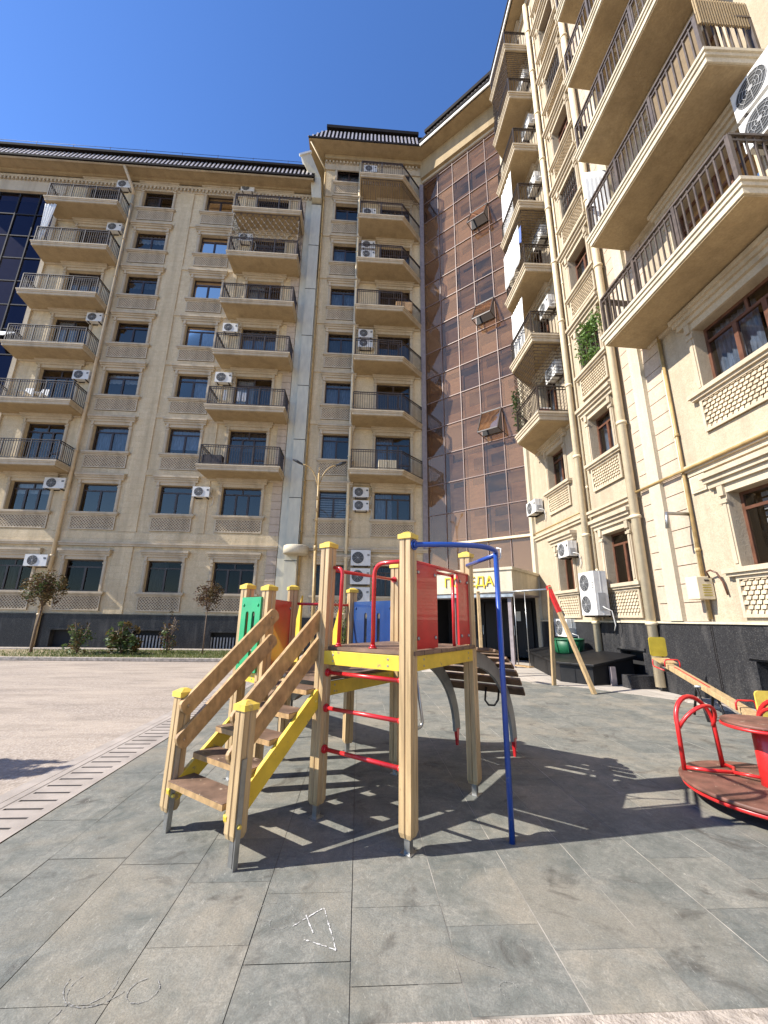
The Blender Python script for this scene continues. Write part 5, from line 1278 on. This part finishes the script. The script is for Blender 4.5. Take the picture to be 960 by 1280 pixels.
# ================================================================== swing
SW = thing('swing', (4.1, 10.9, 0), 'wooden swing frame with red tipped legs and a seat on thin rods', 'swing')
ap = [Vector((4.62, 9.72, 2.27)), Vector((3.52, 12.0, 2.27))]; leg = Vector((.16, -.60, 0)); side = Vector((.35, .0, 0))
mb = MB(); mb.tube([ap[0], ap[1]], .024, 'steel', 12); part('top_bar', mb, SW)
for A in ap:
    for s in (-1, 1):
        f = Vector((A.x + .35, A.y, 0)) + leg * s * -1 if A is ap[0] else Vector((A.x + .02, A.y, 0)) + Vector((.17, .58, 0)) * s
        mb = MB(); mb.bar(A - (f - A) * 0.03, f, .085, .085, 'post_wood', (1, 0, 0)); o = part('leg', mb, SW, bev=.006)
        if s < 0 and A is ap[0]:
            mb = MB(); mb.bar(A - (f - A) * .035, A + (f - A) * .24, .089, .089, 'paint_red', (1, 0, 0)); part('leg_top', mb, o)
m_ = ap[0] + (ap[1] - ap[0]) * .38; bd = (ap[1] - ap[0]).normalized(); mb = MB()
for s in (-.18, .18): mb.tube([m_ + bd * s, m_ + bd * s - ZV * 1.85], .010, 'steel', 6)
part('rod', mb, SW)
mb = MB(); mb.bar(m_ - bd * .24 - ZV * 1.86, m_ + bd * .24 - ZV * 1.86, .17, .03, 'board_wood'); part('seat', mb, SW, bev=.006)

# ================================================================== black basement cover by the entrance, green tub
BC = thing('basement_cover', (6.2, 12.2, 0), 'low black sloping cover over the basement stairs beside the right wall', 'basement cover')
ft = [(5.17, 10.86), (5.77, 10.16), (7.02, 10.35), (7.02, 14.7), (5.95, 14.7)]; zt_ = [.50, .50, .72, .72, .52]
mb = MB(); mb.hexa([(x, y, z - .05) for (x, y), z in zip(ft, zt_)], [(x, y, z) for (x, y), z in zip(ft, zt_)], 'black_sheet'); part('top_sheet', mb, BC, bev=.008)
ins = [(5.27, 10.9), (5.80, 10.28), (6.98, 10.45), (6.98, 14.6), (6.02, 14.6)]
mb = MB(); mb.hexa([(x, y, 0.012) for x, y in ins], [(x, y, z - .052) for (x, y), z in zip(ins, zt_)], 'black_sheet'); part('side_wall', mb, BC)
mb = MB(); mb.box(6.22, 6.34, 10.20, 10.29, .012, .45, 'column_grey'); mb.box(6.4, 7.0, 9.75, 10.1, .012, .30, 'granite'); part('step', mb, BC)
t = thing('tub', (6.42, 12.6, .52), 'dark green plastic tub on the black basement cover', 'tub')
mb = MB(); mb.lathe((6.42, 12.6, .55), [(.30, 0), (.38, .06), (.45, .44)], 'tub_green', 32)
for k in range(8): mb.bar((6.42 + .41 * math.cos(k * PI / 4 + .3), 12.6 + .41 * math.sin(k * PI / 4 + .3), .63), (6.42 + 4.6e-1 * math.cos(k * PI / 4 + .3), 12.6 + 4.6e-1 * math.sin(k * PI / 4 + .3), .985), .03, .02, 'tub_green')
part('body', mb, t); mb = MB(); mb.tube([(6.42 + .45 * math.cos(k * PI / 18), 12.6 + .45 * math.sin(k * PI / 18), .985) for k in range(36)], .025, 'tub_green', 8, True); part('rim', mb, t)

# ================================================================== chalk drawings on the slabs
def chalk(lines, label, wd=.006):
    cm = 'chalk' if wd > .0055 else 'chalk_faint'
    mb = MB(); rc_ = random.Random(2)
    for ln in lines:
        pts = []
        for a, b in zip(ln, ln[1:]):
            n = max(2, int(math.hypot(b[0] - a[0], b[1] - a[1]) / .012))
            pts += [(a[0] + (b[0] - a[0]) * k / n + rc_.gauss(0, .0012), a[1] + (b[1] - a[1]) * k / n + rc_.gauss(0, .0012)) for k in range(n)]
        pts.append(ln[-1])
        for a, b in zip(pts, pts[1:]):
            if rc_.random() < .14: continue
            dx, dy = b[0] - a[0], b[1] - a[1]; l = math.hypot(dx, dy) or 1; w1 = wd * rc_.uniform(.15, .8); ox, oy = -dy / l * w1, dx / l * w1
            mb.poly([(a[0] - ox, a[1] - oy, .0105), (b[0] - ox, b[1] - oy, .0105), (b[0] + ox, b[1] + oy, .0105), (a[0] + ox, a[1] + oy, .0105)], cm)
    return single('chalk_drawing', mb, label, 'chalk drawing', None, None, None, False)
chalk([[(-.29, 2.53), (-.14, 2.66), (-.06, 2.37), (-.22, 2.44)], [(-.235, 2.62), (-.18, 2.48)]], 'white chalk kite shape on a slab in the foreground')
def circ(cx, cy, r, a0, a1, n=20, ry=None): return [(cx + r * math.cos(math.radians(a0 + (a1 - a0) * k / n)), cy + (ry or r) * math.sin(math.radians(a0 + (a1 - a0) * k / n))) for k in range(n + 1)]
chalk([circ(-1.07, 2.22, .09, 140, 400), circ(-1.05, 2.26, .14, 180, 330), [(-1.12, 2.14), (-1.15, 2.03)], circ(-.85, 2.19, .06, 100, 420)], 'faint chalk scribbles at the bottom left corner', .003)
chalk([circ(-.42, 2.64, .07, 30, 300), circ(-.36, 2.56, .05, 150, 330)], 'faint chalk loops left of the chalk kite', .002)
chalk([[(.44, 2.40), (.55, 2.30), (.70, 2.22)], circ(.68, 2.13, .04, 10, 250)], 'thin chalk scratches right of the middle joint', .002)

# ================================================================== light and sky
EL = math.radians(40.0); AZ = math.radians(-98.3)     # azimuth from +Y, clockwise: sun from the left, slightly behind the camera
sv = Vector((math.sin(AZ) * math.cos(EL), math.cos(AZ) * math.cos(EL), math.sin(EL)))
wd = bpy.data.worlds.new('World'); scene.world = wd; wd.use_nodes = True
t = wd.node_tree; bg = t.nodes['Background']; sk = t.nodes.new('ShaderNodeTexSky'); sk.sky_type = 'NISHITA'; sk.sun_disc = False
sk.sun_elevation = EL; sk.sun_rotation = AZ; sk.air_density = 1.0; sk.dust_density = 0.1; sk.ozone_density = 5.0; sk.altitude = 400
hs = t.nodes.new('ShaderNodeHueSaturation'); hs.inputs['Hue'].default_value = 0.508; hs.inputs['Saturation'].default_value = 1.13; hs.inputs['Value'].default_value = 1.06; L(t, sk.outputs[0], hs.inputs['Color']); L(t, hs.outputs[0], bg.inputs[0]); bg.inputs[1].default_value = 0.13
sun = bpy.data.lights.new('sun', 'SUN'); sun.energy = 4.9; sun.angle = math.radians(0.5); sun.color = (1.0, 0.94, 0.84)
so_ = bpy.data.objects.new('sun', sun); COL.objects.link(so_); so_.rotation_euler = (-sv).to_track_quat('-Z', 'Y').to_euler(); so_.location = (-20, -5, 40)
# ================================================================== camera
cam = bpy.data.cameras.new('camera'); co = bpy.data.objects.new('camera', cam); COL.objects.link(co); scene.camera = co
f, pitch, yaw, roll = 504.27, math.radians(14.809), math.radians(3.2855), math.radians(.8107)
F = Vector((math.sin(yaw) * math.cos(pitch), math.cos(yaw) * math.cos(pitch), math.sin(pitch))); R = Vector((math.cos(yaw), -math.sin(yaw), 0)); Uv = R.cross(F)
R2 = R * math.cos(roll) + Uv * math.sin(roll); U2 = -R * math.sin(roll) + Uv * math.cos(roll)
co.matrix_world = Matrix(((R2.x, U2.x, -F.x, 0), (R2.y, U2.y, -F.y, 0), (R2.z, U2.z, -F.z, 1.52), (0, 0, 0, 1)))
cam.sensor_fit = 'VERTICAL'; cam.sensor_height = 36; cam.lens = 36 * f / 1280; cam.clip_start = 0.05; cam.clip_end = 2000
scene.view_settings.view_transform = 'Standard'; scene.view_settings.look = 'None'; scene.view_settings.exposure = 0.95; scene.view_settings.gamma = 1.0
scene.cycles.max_bounces = 8; scene.cycles.transparent_max_bounces = 12; scene.cycles.caustics_reflective = False; scene.cycles.caustics_refractive = False
